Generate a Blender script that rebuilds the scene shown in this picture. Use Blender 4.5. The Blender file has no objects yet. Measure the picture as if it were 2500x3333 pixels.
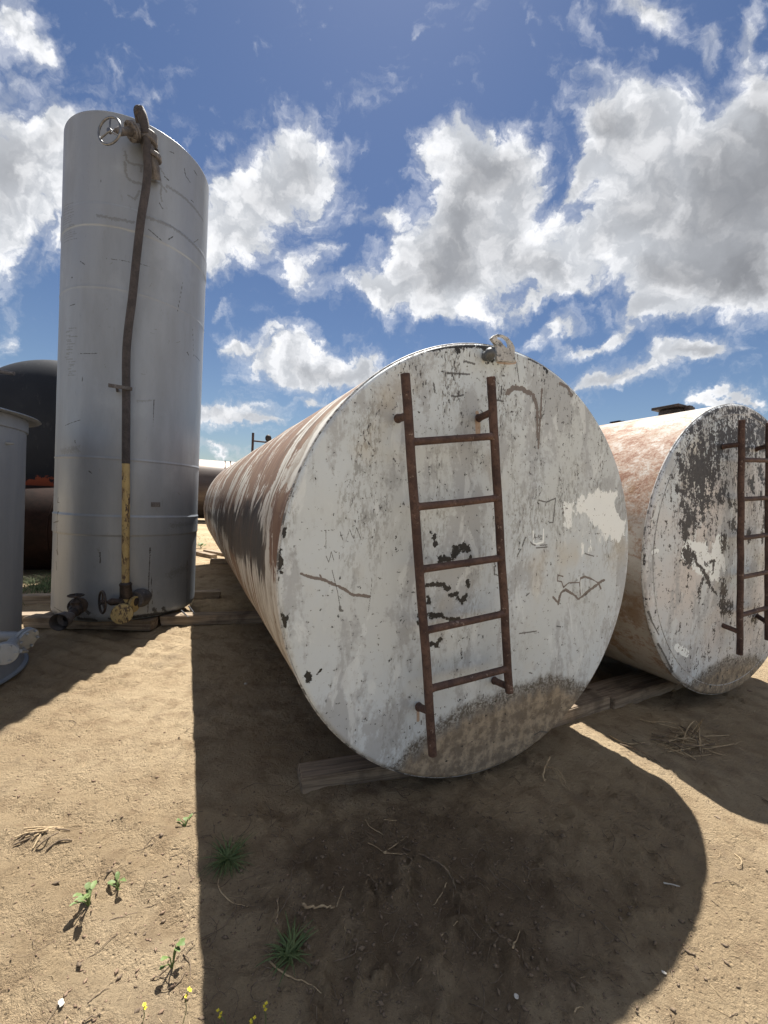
import bpy, bmesh, math, random
import numpy as np
from mathutils import Vector, Matrix
random.seed(7); rng = np.random.default_rng(7)
PI = math.pi
scene = bpy.context.scene
COL = scene.collection

# ------------------------------------------------------------------ camera, sun, exposure
PITCH, ROLL, FPX, EYE = -0.0236, 0.0467, 1320.75, 1.5
SUN_AZ, SUN_EL = -0.0187, 1.1271
EXPOSURE = 1.35
SKY_STRENGTH = 0.075
SUN_STRENGTH = 5.0

F0 = Vector((0, math.cos(PITCH), math.sin(PITCH)))
U0 = Vector((0, -math.sin(PITCH), math.cos(PITCH)))
X0 = Vector((1, 0, 0))
RC = math.cos(ROLL) * X0 + math.sin(ROLL) * U0
UC = -math.sin(ROLL) * X0 + math.cos(ROLL) * U0
cam_data = bpy.data.cameras.new('camera')
cam = bpy.data.objects.new('camera', cam_data); COL.objects.link(cam)
m = Matrix((RC, UC, -F0)).transposed().to_4x4(); m.translation = (0, 0, EYE)
cam.matrix_world = m
cam_data.sensor_fit = 'VERTICAL'; cam_data.sensor_height = 24.0
cam_data.sensor_width = 18.0
cam_data.lens = 24.0 * FPX / 3333.0
cam_data.clip_start = 0.05; cam_data.clip_end = 8000
scene.camera = cam

sun_data = bpy.data.lights.new('sun', 'SUN'); sun = bpy.data.objects.new('sun', sun_data); COL.objects.link(sun)
sun_data.energy = SUN_STRENGTH; sun_data.angle = math.radians(0.53); sun_data.color = (1.0, 0.95, 0.87)
SD = Vector((math.sin(SUN_AZ) * math.cos(SUN_EL), math.cos(SUN_AZ) * math.cos(SUN_EL), math.sin(SUN_EL)))
sun.rotation_euler = SD.to_track_quat('Z', 'Y').to_euler()
vs = scene.view_settings
vs.view_transform = 'Standard'; vs.look = 'None'; vs.gamma = 1; vs.exposure = EXPOSURE; vs.use_curve_mapping = False

# ------------------------------------------------------------------ node helper
class NT:
    def __init__(s, tree): s.t = tree; s.n = tree.nodes; s.l = tree.links
    def new(s, kind, **kw):
        n = s.n.new(kind)
        for k, v in kw.items(): setattr(n, k, v)
        return n
    def put(s, sock, v):
        if v is None: return
        if isinstance(v, bpy.types.NodeSocket): s.l.new(v, sock)
        else:
            if isinstance(v, tuple) and len(v) == 3 and sock.type == 'RGBA': v = v + (1,)
            sock.default_value = v
    def math(s, op, a, b=None, c=None, clamp=False):
        n = s.new('ShaderNodeMath', operation=op, use_clamp=clamp)
        s.put(n.inputs[0], a); s.put(n.inputs[1], b)
        if c is not None: s.put(n.inputs[2], c)
        return n.outputs[0]
    def vec(s, op, a, b=None, out=0, scale=None):
        n = s.new('ShaderNodeVectorMath', operation=op)
        s.put(n.inputs[0], a)
        if b is not None: s.put(n.inputs[1], b)
        if scale is not None: s.put(n.inputs['Scale'], scale)
        return n.outputs[out]
    def mapping(s, v, loc=(0, 0, 0), rot=(0, 0, 0), scale=(1, 1, 1), kind='POINT'):
        n = s.new('ShaderNodeMapping', vector_type=kind)
        s.put(n.inputs[0], v); n.inputs[1].default_value = loc; n.inputs[2].default_value = rot; n.inputs[3].default_value = scale
        return n.outputs[0]
    def noise(s, v, scale=5, detail=6, rough=0.55, dist=0.0, color=False, dims='3D', lac=2.0):
        n = s.new('ShaderNodeTexNoise', noise_dimensions=dims)
        s.put(n.inputs['Vector'], v); n.inputs['Scale'].default_value = scale; n.inputs['Detail'].default_value = detail
        n.inputs['Roughness'].default_value = rough; n.inputs['Distortion'].default_value = dist
        n.inputs['Lacunarity'].default_value = lac
        return n.outputs['Color' if color else 'Fac']
    def voronoi(s, v, scale=5, feature='F1', out='Distance', rand=1.0):
        n = s.new('ShaderNodeTexVoronoi', feature=feature)
        s.put(n.inputs['Vector'], v); n.inputs['Scale'].default_value = scale; n.inputs['Randomness'].default_value = rand
        return n.outputs[out]
    def step(s, x, lo, hi, a=0.0, b=1.0, kind='SMOOTHSTEP'):
        n = s.new('ShaderNodeMapRange', interpolation_type=kind)
        s.put(n.inputs[0], x)
        s.put(n.inputs[1], lo); s.put(n.inputs[2], hi); s.put(n.inputs[3], a); s.put(n.inputs[4], b)
        return n.outputs[0]
    def mix(s, f, a, b, mode='MIX'):
        n = s.new('ShaderNodeMix', data_type='RGBA', blend_type=mode)
        s.put(n.inputs[0], f); s.put(n.inputs[6], a); s.put(n.inputs[7], b)
        return n.outputs[2]
    def attr(s, name, out='Color'):
        n = s.new('ShaderNodeAttribute'); n.attribute_name = name
        return n.outputs[out]
    def rgb(s, c):
        n = s.new('ShaderNodeSeparateColor'); s.put(n.inputs[0], c); return n.outputs
    def xyz(s, c):
        n = s.new('ShaderNodeSeparateXYZ'); s.put(n.inputs[0], c); return n.outputs
    def bump(s, h, strength=0.3, dist=0.01):
        n = s.new('ShaderNodeBump'); s.put(n.inputs['Height'], h); n.inputs['Strength'].default_value = strength
        n.inputs['Distance'].default_value = dist; return n.outputs[0]

def material(name):
    mt = bpy.data.materials.new(name); mt.use_nodes = True
    g = NT(mt.node_tree); g.n.clear()
    out = g.new('ShaderNodeOutputMaterial'); b = g.new('ShaderNodeBsdfPrincipled')
    g.l.new(b.outputs[0], out.inputs[0])
    g.obj = g.new('ShaderNodeTexCoord').outputs['Object']
    g.uv = g.new('ShaderNodeTexCoord').outputs['UV']
    def finish(color, rough=0.6, metal=0.0, normal=None, spec=None):
        g.put(b.inputs['Base Color'], color); g.put(b.inputs['Roughness'], rough); g.put(b.inputs['Metallic'], metal)
        if normal is not None: g.put(b.inputs['Normal'], normal)
        if spec is not None: g.put(b.inputs['Specular IOR Level'], spec)
        return mt
    g.finish = finish; g.bsdf = b
    return g

# ------------------------------------------------------------------ sky
def ray(x, y):
    """direction through a point of the 2500 x 3333 photograph"""
    return F0 + ((x - 1250) / FPX) * RC - ((y - 1666.5) / FPX) * UC
def gp(x, y, z=0.0):
    d = ray(x, y); t = (z - EYE) / d.z
    return Vector((0, 0, EYE)) + d * t
def at_depth(x, y, Y):
    d = ray(x, y); return Vector((0, 0, EYE)) + d * (Y / d.y)

world = bpy.data.worlds.new('World'); scene.world = world; world.use_nodes = True
g = NT(world.node_tree); g.n.clear()
wo = g.new('ShaderNodeOutputWorld'); bg = g.new('ShaderNodeBackground'); g.l.new(bg.outputs[0], wo.inputs[0])
skyn = g.new('ShaderNodeTexSky', sky_type='NISHITA'); skyn.sun_disc = False
skyn.sun_elevation = SUN_EL; skyn.sun_rotation = SUN_AZ; skyn.altitude = 0; skyn.air_density = 1.3; skyn.dust_density = 0.35; skyn.ozone_density = 2.5
bg.inputs['Strength'].default_value = SKY_STRENGTH
dirv = g.new('ShaderNodeTexCoord').outputs['Generated']
sx, sy, sz = g.xyz(dirv)[:3]
ysafe = g.math('MAXIMUM', sy, 0.12)
u = g.math('DIVIDE', sx, ysafe); v = g.math('DIVIDE', sz, ysafe)
cmb = g.new('ShaderNodeCombineXYZ'); g.put(cmb.inputs[0], u); g.put(cmb.inputs[1], v)
uv0 = cmb.outputs[0]
warp = g.noise(dirv, 4.5, 9, 0.62, color=True)
warp = g.vec('SUBTRACT', warp, (0.5, 0.5, 0.5))
uvw = g.vec('ADD', uv0, g.vec('MULTIPLY', warp, (0.30, 0.30, 0.0)))
# cloud masses: x, y, half width, half height (displayed photograph px of 1659), weight, tilt
CL = [(30,380,130,150,1.0,0),(60,520,150,120,1.1,0),(-60,440,160,200,1.2,0),(120,300,45,60,.6,0),(200,420,120,160,1,0),
 (665,310,85,75,1.0,0),(610,385,115,80,1.1,20),(505,425,105,80,1.0,0),(470,540,90,65,.9,0),(560,510,50,50,.5,0),
 (655,565,60,50,.75,30),(695,520,36,34,.5,0),(465,645,34,14,.5,0),(660,640,20,26,.3,0),
 (590,745,105,62,1.0,0),(640,790,70,50,.9,0),(490,722,55,22,.7,-10),(730,808,85,42,1.0,0),(800,795,50,28,.8,0),(670,868,60,22,.7,0),
 (485,893,85,32,.95,0),(550,915,40,16,.6,0),(470,968,75,13,.7,0),(445,990,60,9,.5,0),
 (1050,300,85,60,1.0,0),(1000,360,90,75,1.1,0),(1000,460,85,100,1.2,0),(930,560,110,90,1.1,0),(1000,600,130,85,1.1,0),(860,640,110,55,1.0,-20),
 (1110,400,55,90,.8,0),(1110,520,100,80,1.0,0),(1190,560,80,60,.75,0),(1150,640,85,26,.7,-15),(780,620,60,38,.6,0),(830,475,40,28,.55,0),(770,460,22,22,.35,0),(950,680,60,35,.7,0),
 (1330,300,95,110,1.0,20),(1290,250,50,60,.7,0),(1400,260,110,80,.9,0),(1240,390,30,90,.6,20),(1360,430,110,110,1.1,0),(1500,350,150,110,1.1,0),(1480,500,190,140,1.3,0),(1620,430,150,180,1.3,0),
 (1400,585,90,50,.9,0),(1550,620,150,70,1.1,0),(1660,300,90,80,.9,0),(1660,600,120,80,1,0),(1290,520,60,50,.5,0),(1645,190,34,70,.8,15),(1230,590,60,40,.5,0),
 (1200,695,80,28,.8,-25),(1250,740,70,18,.6,-15),(1400,670,60,36,.8,-20),(1330,720,60,24,.6,-20),(1390,800,140,36,1.05,-12),(1480,755,80,26,.9,0),(1530,772,50,18,.7,0),(1290,830,80,22,.8,0),
 (1550,872,75,12,.9,0),(1640,880,45,14,.8,0),(1500,870,40,8,.5,0),
 (1430,40,75,40,.75,0),(1390,10,70,30,.6,0),(1360,20,40,20,.4,0),(1470,70,30,34,.5,0),(1550,125,30,50,.55,35),(1645,90,22,70,.6,10),
 (20,60,60,80,.8,0),(95,125,70,34,.8,40),(165,55,40,24,.35,0),(190,160,18,18,.35,0),(5,760,34,44,.6,0)]
dens = None
CL = [c_ for c_ in CL if c_[2] >= 20 and c_[4] > .4 and c_ not in ((60, 520, 150, 120, 1.1, 0), (1500, 870, 40, 8, .5, 0), (445, 990, 60, 9, .5, 0), (660, 640, 20, 26, .3, 0))]
for (cx, cy, rx, ry, w, tilt) in CL:
    d = ray(cx / .6636, cy / .6636); cu, cv = d.x / d.y, d.z / d.y
    su, sv = rx / .6636 / FPX * 1.20, ry / .6636 / FPX * 1.24
    p = g.mapping(uvw, loc=(cu, cv, 0), rot=(0, 0, math.radians(-tilt)), scale=(su, sv, 1), kind='TEXTURE')
    r = g.vec('DOT_PRODUCT', p, p, out='Value')
    w = w * (1.35 if rx < 95 else 1.0)
    if cy > 600 and cx > 1150: rx, ry = rx * 1.18, ry * 1.25
    e = g.math('MULTIPLY', r, -2.0); e = g.math('EXPONENT', e)
    dens = g.math('MULTIPLY', e, w * 1.15) if dens is None else g.math('MULTIPLY_ADD', e, w * 1.15, dens)
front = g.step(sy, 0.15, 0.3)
# clouds over the rest of the sky
pl = g.vec('DIVIDE', dirv, None)
den2 = g.math('ADD', g.math('MAXIMUM', sz, 0.0), 0.22)
cm2 = g.new('ShaderNodeCombineXYZ'); g.put(cm2.inputs[0], g.math('DIVIDE', sx, den2)); g.put(cm2.inputs[1], g.math('DIVIDE', sy, den2))
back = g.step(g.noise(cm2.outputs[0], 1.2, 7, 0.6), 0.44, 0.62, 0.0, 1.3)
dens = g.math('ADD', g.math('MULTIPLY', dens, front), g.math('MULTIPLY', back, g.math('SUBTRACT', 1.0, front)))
fine = g.noise(uvw, 7.0, 12, 0.62, 0.3)
wisp = g.noise(g.mapping(uvw, rot=(0, 0, 0.9), scale=(3.0, 9.0, 1)), 1.6, 10, 0.6)
finer = g.noise(uvw, 22.0, 10, 0.65)
fine2 = g.math('MULTIPLY_ADD', g.math('SUBTRACT', wisp, 0.5), 1.15, g.math('MULTIPLY_ADD', g.math('SUBTRACT', fine, 0.5), 1.9, g.math('MULTIPLY', g.math('SUBTRACT', finer, 0.5), .7)))
wv2 = g.vec('ADD', uvw, g.vec('MULTIPLY', g.vec('SUBTRACT', g.noise(uvw, 14.0, 5, .6, color=True), (.5, .5, .5)), (.05, .05, 0)))
b1 = g.voronoi(wv2, 13.0, 'F1'); b2 = g.voronoi(wv2, 31.0, 'F1'); b3 = g.voronoi(wv2, 70.0, 'F1')
bill = g.math('ADD', b1, g.math('MULTIPLY_ADD', b2, .55, g.math('MULTIPLY', b3, .3)))
dn = g.math('SUBTRACT', g.math('ADD', dens, fine2), g.math('MULTIPLY', g.math('SUBTRACT', bill, .75), .55))
hi = g.step(v, 0.75, 1.15)
alpha = g.step(dn, g.math('MULTIPLY_ADD', hi, -.06, .36), g.math('MULTIPLY_ADD', hi, .25, .98))
veil = g.step(dn, -0.02, 0.85, 0, .45)
alpha = g.math('MAXIMUM', alpha, veil)
puff = g.noise(uvw, 11.0, 8, 0.55)
core = g.step(g.math('ADD', dens, g.math('MULTIPLY', g.math('SUBTRACT', g.noise(uvw, 4.0, 6, 0.5), 0.5), 2.3)), 0.95, 3.1)
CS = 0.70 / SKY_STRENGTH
bright = g.mix(g.step(g.math('SUBTRACT', g.math('MULTIPLY', puff, 1.5), g.math('MULTIPLY', bill, .55)), -.02, .55), tuple(c * CS for c in (0.36, 0.375, 0.40)), tuple(c * CS for c in (0.58, 0.585, 0.60)))
grey = tuple(c * CS for c in (0.148, 0.154, 0.168))
core = g.math('MULTIPLY', core, g.step(bill, .15, .9, .8, 1.0))
ccol = g.mix(core, bright, grey)
ccol = g.mix(front, tuple(c * CS for c in (0.74, 0.73, 0.72)), ccol)   # unseen clouds show their lit side, brightened further to lift the shade
skyc = g.mix(1.0, skyn.outputs[0], g.mix(g.step(sz, 0.0, 0.5), (0.38, 0.40, 0.44), (0.272, 0.300, 0.366)), mode='MULTIPLY')
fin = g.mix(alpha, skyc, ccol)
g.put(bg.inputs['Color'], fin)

# ------------------------------------------------------------------ object helpers
def tag(o, label=None, cat=None, group=None, kind=None):
    if label: o['label'] = label
    if cat: o['category'] = cat
    if group: o['group'] = group
    if kind: o['kind'] = kind
    return o
def empty(name, loc, label, cat, rz=0, group=None):
    o = bpy.data.objects.new(name, None); COL.objects.link(o)
    o.location = loc; o.rotation_euler = (0, 0, rz); o.empty_display_size = 0.2
    return tag(o, label, cat, group)
def mesh_obj(name, me, mat, parent=None, smooth=True):
    o = bpy.data.objects.new(name, me); COL.objects.link(o)
    if mat: me.materials.append(mat)
    if parent: o.parent = parent
    if smooth and len(me.polygons): me.polygons.foreach_set('use_smooth', [True] * len(me.polygons))
    return o
class MB:
    """collects shapes that make up ONE part"""
    def __init__(s): s.v = []; s.f = []
    def add(s, vs, fs):
        o = len(s.v); s.v += [tuple(p) for p in vs]; s.f += [tuple(i + o for i in f) for f in fs]
    def ringtube(s, pts, rad, n=12, caps=True):
        pts = [Vector(p) for p in pts]
        if not isinstance(rad, (list, tuple)): rad = [rad] * len(pts)
        t0 = (pts[1] - pts[0]).normalized(); ref = Vector((0, 0, 1)) if abs(t0.z) < .9 else Vector((1, 0, 0))
        nrm = t0.cross(ref).normalized(); vs = []
        for i, p in enumerate(pts):
            if i == 0: t = pts[1] - pts[0]
            elif i == len(pts) - 1: t = pts[-1] - pts[-2]
            else: t = (pts[i + 1] - pts[i]).normalized() + (pts[i] - pts[i - 1]).normalized()
            t = t.normalized(); nrm = (nrm - t * nrm.dot(t)).normalized(); b = t.cross(nrm)
            for k in range(n):
                a = 2 * PI * k / n; vs.append(p + (nrm * math.cos(a) + b * math.sin(a)) * rad[i])
        fs = [(i * n + k, i * n + (k + 1) % n, (i + 1) * n + (k + 1) % n, (i + 1) * n + k) for i in range(len(pts) - 1) for k in range(n)]
        if caps: fs += [tuple(range(n - 1, -1, -1)), tuple((len(pts) - 1) * n + k for k in range(n))]
        s.add(vs, fs)
    def disc(s, c, axis, r, h, n=32, bev=0.15):
        c = Vector(c); a = Vector(axis).normalized(); b = min(r, h) * bev
        s.ringtube([c - a * h / 2, c - a * h / 2 + a * .0001, c - a * (h / 2 - b), c + a * (h / 2 - b), c + a * h / 2 - a * .0001, c + a * h / 2],
                   [r - b, r - b * .9, r, r, r - b * .9, r - b], n)
    def torus(s, c, axis, R, r, n=40, m_=10, sx=1.0):
        c = Vector(c); a = Vector(axis).normalized(); ref = Vector((0, 0, 1)) if abs(a.z) < .9 else Vector((1, 0, 0))
        e1 = a.cross(ref).normalized(); e2 = a.cross(e1); vs = []
        for i in range(n):
            t = 2 * PI * i / n; d = e1 * math.cos(t) + e2 * math.sin(t)
            for k in range(m_):
                q = 2 * PI * k / m_; vs.append(c + d * (R + r * math.cos(q)) + a * r * math.sin(q))
        s.add(vs, [(i * m_ + k, ((i + 1) % n) * m_ + k, ((i + 1) % n) * m_ + (k + 1) % m_, i * m_ + (k + 1) % m_) for i in range(n) for k in range(m_)])
    def lathe(s, prof, n=64, c=(0, 0, 0), axis='Z', M=None, closed=False):
        vs = []
        for (r, z) in prof:
            for k in range(n):
                a = 2 * PI * k / n; p = Vector((r * math.cos(a), r * math.sin(a), z))
                if M: p = M @ p
                vs.append(p + Vector(c))
        fs = [(i * n + k, i * n + (k + 1) % n, (i + 1) * n + (k + 1) % n, (i + 1) * n + k) for i in range(len(prof) - 1) for k in range(n)]
        s.add(vs, fs)
    def box(s, c, size, rz=0.0, M=None):
        c = Vector(c); R = M if M else Matrix.Rotation(rz, 3, 'Z'); vs = []
        for z in (-1, 1):
            for y in (-1, 1):
                for x in (-1, 1): vs.append(c + R @ Vector((x * size[0] / 2, y * size[1] / 2, z * size[2] / 2)))
        s.add(vs, [(0, 2, 3, 1), (4, 5, 7, 6), (0, 1, 5, 4), (2, 6, 7, 3), (0, 4, 6, 2), (1, 3, 7, 5)])
    def sphere(s, c, r, n=14, m_=8, sc=(1, 1, 1), hemi=False):
        c = Vector(c); prof = []
        vs = []; 
        for i in range(m_ + 1):
            t = PI * i / m_
            for k in range(n):
                a = 2 * PI * k / n
                vs.append(c + Vector((r * sc[0] * math.sin(t) * math.cos(a), r * sc[1] * math.sin(t) * math.sin(a), r * sc[2] * math.cos(t))))
        s.add(vs, [(i * n + k, (i + 1) * n + k, (i + 1) * n + (k + 1) % n, i * n + (k + 1) % n) for i in range(m_) for k in range(n)])
    def build(s, name, mat, parent=None, smooth=True, bevel=0, auto=True, inv=None):
        me = bpy.data.meshes.new(name)
        vs = s.v if inv is None else [tuple(inv @ Vector(p)) for p in s.v]
        me.from_pydata(vs, [], s.f)
        bm = bmesh.new(); bm.from_mesh(me); bmesh.ops.remove_doubles(bm, verts=bm.verts, dist=1e-5)
        bmesh.ops.recalc_face_normals(bm, faces=bm.faces)
        if bevel:
            bmesh.ops.bevel(bm, geom=[e for e in bm.edges if e.calc_face_angle(0) > .6], offset=bevel, segments=2, affect='EDGES', profile=.6)
        if smooth:
            for e in bm.edges:
                if e.calc_face_angle(0) > math.radians(38): e.smooth = False
        bm.to_mesh(me); bm.free()
        return mesh_obj(name, me, mat, parent, smooth)

# numpy value noise
def vnoise(x, y, seed=0):
    xi = np.floor(x).astype(np.int64); yi = np.floor(y).astype(np.int64); xf = x - xi; yf = y - yi
    def h(a, b):
        n = (a * 374761393 + b * 668265263 + seed * 974634777) & 0xFFFFFFFF
        n = ((n ^ (n >> 13)) * 1274126177) & 0xFFFFFFFF
        return ((n ^ (n >> 16)) & 0xFFFF) / 65535.0
    sx_ = xf * xf * (3 - 2 * xf); sy_ = yf * yf * (3 - 2 * yf)
    return (h(xi, yi) * (1 - sx_) + h(xi + 1, yi) * sx_) * (1 - sy_) + (h(xi, yi + 1) * (1 - sx_) + h(xi + 1, yi + 1) * sx_) * sy_
def fbm(x, y, oct=5, seed=0, gain=.5):
    s_ = np.zeros_like(x, dtype=float); a = 1.0; t = 0
    for i in range(oct):
        s_ += a * vnoise(x * 2 ** i + i * 17.3, y * 2 ** i - i * 9.1, seed + i); t += a; a *= gain
    return s_ / t
def sstep(x, a, b): t = np.clip((x - a) / (b - a), 0, 1); return t * t * (3 - 2 * t)
def segfield(P, poly, w, out):
    """soft field 1 on the stroke, 0 at distance w, kept in 'out' as a maximum"""
    poly = np.array(poly, float)
    if len(poly) == 1: poly = np.vstack([poly, poly + 1e-4])
    lo = poly.min(0) - w; hi = poly.max(0) + w
    idx = np.where((P[:, 0] > lo[0]) & (P[:, 0] < hi[0]) & (P[:, 1] > lo[1]) & (P[:, 1] < hi[1]))[0]
    if len(idx) == 0: return
    Q = P[idx]; best = np.full(len(idx), 1e9)
    for a, b in zip(poly[:-1], poly[1:]):
        d = b - a; t = np.clip(((Q - a) @ d) / max(d @ d, 1e-12), 0, 1)
        best = np.minimum(best, np.linalg.norm(Q - a - t[:, None] * d, axis=1))
    out[idx] = np.maximum(out[idx], 1 - np.clip(best / w, 0, 1))
def polyfield(P, poly, w):
    """signed soft field: >0.5 inside a polygon, falls over +-w"""
    poly = np.array(poly, float); n = len(poly)
    inside = np.zeros(len(P), bool); best = np.full(len(P), 1e9)
    for i in range(n):
        a = poly[i]; b = poly[(i + 1) % n]
        c = ((a[1] > P[:, 1]) != (b[1] > P[:, 1])) & (P[:, 0] < (b[0] - a[0]) * (P[:, 1] - a[1]) / (b[1] - a[1] + 1e-12) + a[0])
        inside ^= c
        d = b - a; t = np.clip(((P - a) @ d) / max(d @ d, 1e-12), 0, 1)
        best = np.minimum(best, np.linalg.norm(P - a - t[:, None] * d, axis=1))
    return np.clip(0.5 + np.where(inside, 1, -1) * best / (2 * w), 0, 1)
def grid_mesh(name, X, Y, Z, wrap=False, uv=None, attrs=None):
    """X,Y,Z arrays (r, c)"""
    r, c = X.shape; V = np.stack([X, Y, Z], -1).reshape(-1, 3).astype(np.float32)
    I = np.arange(r * c).reshape(r, c)
    A = I[:-1, :-1]; B = I[:-1, 1:]; C_ = I[1:, 1:]; D = I[1:, :-1]
    q = np.stack([A, B, C_, D], -1).reshape(-1, 4)
    me = bpy.data.meshes.new(name)
    me.vertices.add(len(V)); me.vertices.foreach_set('co', V.ravel())
    me.loops.add(q.size); me.loops.foreach_set('vertex_index', q.ravel().astype(np.int32))
    me.polygons.add(len(q)); me.polygons.foreach_set('loop_start', np.arange(0, q.size, 4, dtype=np.int32))
    me.polygons.foreach_set('loop_total', np.full(len(q), 4, dtype=np.int32))
    me.update(calc_edges=True)
    if uv is not None:
        l = me.uv_layers.new(name='UVMap'); uvp = np.stack([uv[0].ravel(), uv[1].ravel()], -1)[q.ravel()]
        l.data.foreach_set('uv', uvp.astype(np.float32).ravel())
    for k, arr in (attrs or {}).items():
        a = me.attributes.new(k, 'FLOAT_COLOR', 'POINT')
        col = np.ones((len(V), 4), np.float32)
        for i, ch in enumerate(arr): col[:, i] = ch.ravel()
        a.data.foreach_set('color', col.ravel())
    me.validate()
    return me

# ------------------------------------------------------------------ materials
def mat_sand():
    g = material('sand'); p = g.obj
    big = g.noise(p, 0.9, 6, 0.6); med = g.noise(p, 6, 8, 0.65); fin_ = g.noise(p, 90, 6, 0.75); grit = g.noise(p, 330, 3, 0.8)
    at = g.rgb(g.attr('mask_a'))
    c = g.mix(g.step(big, .38, .64), (0.42, 0.318, 0.200), (0.53, 0.415, 0.272))
    c = g.mix(g.step(med, .46, .66, 0, .65), c, (0.29, 0.208, 0.128))
    c = g.mix(g.step(g.noise(p, 2.3, 7, .7), .52, .66, 0, .5), c, (0.29, 0.225, 0.155))
    c = g.mix(g.step(g.math('ADD', at[0], g.math('MULTIPLY', g.math('SUBTRACT', med, .5), 1.3)), .30, .95, 0, .85), c, (0.18, 0.128, 0.082))  # damp soil and painted shade both darken the sand here
    c = g.mix(g.step(fin_, .54, .72, 0, .55), c, (0.12, 0.08, 0.05))
    c = g.mix(g.step(grit, .58, .75, 0, .55), c, (0.55, 0.45, 0.32))
    c = g.mix(g.step(grit, .42, .27, 0, .6), c, (0.07, 0.048, 0.03))
    h = g.math('ADD', g.math('MULTIPLY', fin_, 1.2), g.math('ADD', g.math('MULTIPLY', grit, .45), g.math('MULTIPLY', g.noise(p, 26, 6, .75), 2.6)))
    h = g.math('ADD', h, g.math('MULTIPLY', g.step(g.voronoi(p, 38), .0, .28), .8))
    return g.finish(c, 0.95, normal=g.bump(h, 1.0, 0.022), spec=.12)
def mat_cap(second=False):
    g = material('chipped_paint' if not second else 'peeling_paint'); p = g.obj
    A = g.rgb(g.attr('mask_a')); B = g.rgb(g.attr('mask_b'))
    z = g.xyz(p)[2]
    tall = g.mapping(p, scale=(1, 1, 0.38))
    n1 = g.noise(tall, 3.2, 9, 0.68, 0.4); n2 = g.noise(p, 1.3, 5, 0.5); sp = g.noise(tall, 75, 5, 0.7); sp2 = g.noise(p, 130, 4, 0.7)
    reg = g.noise(tall, 4.6, 6, 0.6); rag = g.math('SUBTRACT', g.noise(p, 42, 7, 0.7), 0.5)
    rag2 = g.math('SUBTRACT', g.noise(tall, 22, 7, 0.7), 0.5)
    warm = (0.53, 0.58, 0.60) if not second else (0.60, 0.575, 0.56)
    c = g.mix(g.step(n2, .35, .65), (0.545, 0.615, 0.67), warm)
    c = g.mix(g.step(g.math('ADD', n1, g.math('MULTIPLY', rag, .22)), .50, .565, 0, .75), c, (0.36, 0.385, 0.41))
    mott = g.math('MULTIPLY', g.step(reg, .46, .62), g.step(g.noise(tall, 55, 6, .75), .47, .57))
    c = g.mix(g.math('MULTIPLY', mott, g.step(z, .6, 2.0, .55, .9)), c, (0.27, 0.285, 0.29) if not second else (.33, .32, .33))
    c = g.mix(g.step(g.noise(tall, 7, 7, .65, .6), .57, .63, 0, .6), c, (0.66, 0.72, 0.75))
    c = g.mix(g.step(g.noise(p, 2.1, 4, .5), .56, .72, 0, .4), c, (0.50, 0.43, 0.30))
    # small dark flakes, more of them towards the top rim
    up = g.step(z, 0.7, 2.35, -0.02, 0.11)
    fl = g.math('ADD', sp, g.math('ADD', up, g.math('MULTIPLY', g.math('SUBTRACT', reg, .5), .45)))
    c = g.mix(g.step(fl, *((.70, .735) if not second else (.655, .685))), c, (0.085, 0.085, 0.09))
    c = g.mix(g.step(sp2, .71, .75, 0, .7), c, (0.12, 0.12, 0.12))
    # brushed fresh white patch
    wf = g.math('ADD', A[2], g.math('MULTIPLY', rag2, 1.1))
    c = g.mix(g.step(wf, .50, .54), c, (0.82, 0.88, 0.90))
    # dirt band
    df = g.math('ADD', B[0], g.math('MULTIPLY', rag2, .34))
    dirt = g.mix(g.step(g.noise(p, 14, 8, .7), .42, .62), (0.135, 0.103, 0.068), (0.33, 0.27, 0.19))
    c = g.mix(g.step(df, .37, .72, 0, .93), c, dirt)
    edge = g.math('MULTIPLY', g.step(df, .38, .50), g.step(df, .72, .55))
    c = g.mix(g.math('MULTIPLY', edge, g.step(g.noise(p, 60, 6, .75), .42, .56, .25, .95)), c, (0.085, 0.075, 0.06))
    # brown primer strokes, black asphalt strokes, hairlines
    c = g.mix(g.step(g.math('ADD', B[1], g.math('MULTIPLY', rag if not second else g.math('ADD', rag, rag2), 1.7 if not second else 3.6)), .46, .52), c, (0.17, 0.15, 0.14) if not second else (0.05, 0.05, 0.055))
    c = g.mix(g.step(g.math('ADD', A[1], g.math('MULTIPLY', rag, 3.4)), .42, .50), c, (0.022, 0.022, 0.022))
    c = g.mix(g.step(g.math('ADD', A[0], g.math('MULTIPLY', g.math('SUBTRACT', g.noise(p, 160, 3, .6), .5), 1.2)), .42, .6, 0, .85), c, (0.07, 0.07, 0.07))
    c = g.mix(g.step(B[2], .35, .6, 0, .8), c, (0.36, 0.235, 0.14))
    chip = g.math('ADD', g.step(fl, .69, .72), g.math('ADD', g.step(g.math('ADD', A[1], g.math('MULTIPLY', rag, 3.4)), .42, .5), g.step(g.math('ADD', B[1], g.math('MULTIPLY', rag, 1.7)), .36, .46)))
    h = g.math('ADD', g.math('MULTIPLY_ADD', chip, -1.2, g.math('MULTIPLY', sp, .4)), g.math('ADD', g.math('MULTIPLY', n1, .8), g.math('MULTIPLY', g.noise(p, 8, 4, .5), 1.5)))
    return g.finish(c, g.step(sp, .4, .7, .48, .75), normal=g.bump(h, 0.35, 0.006), spec=.4)
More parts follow.
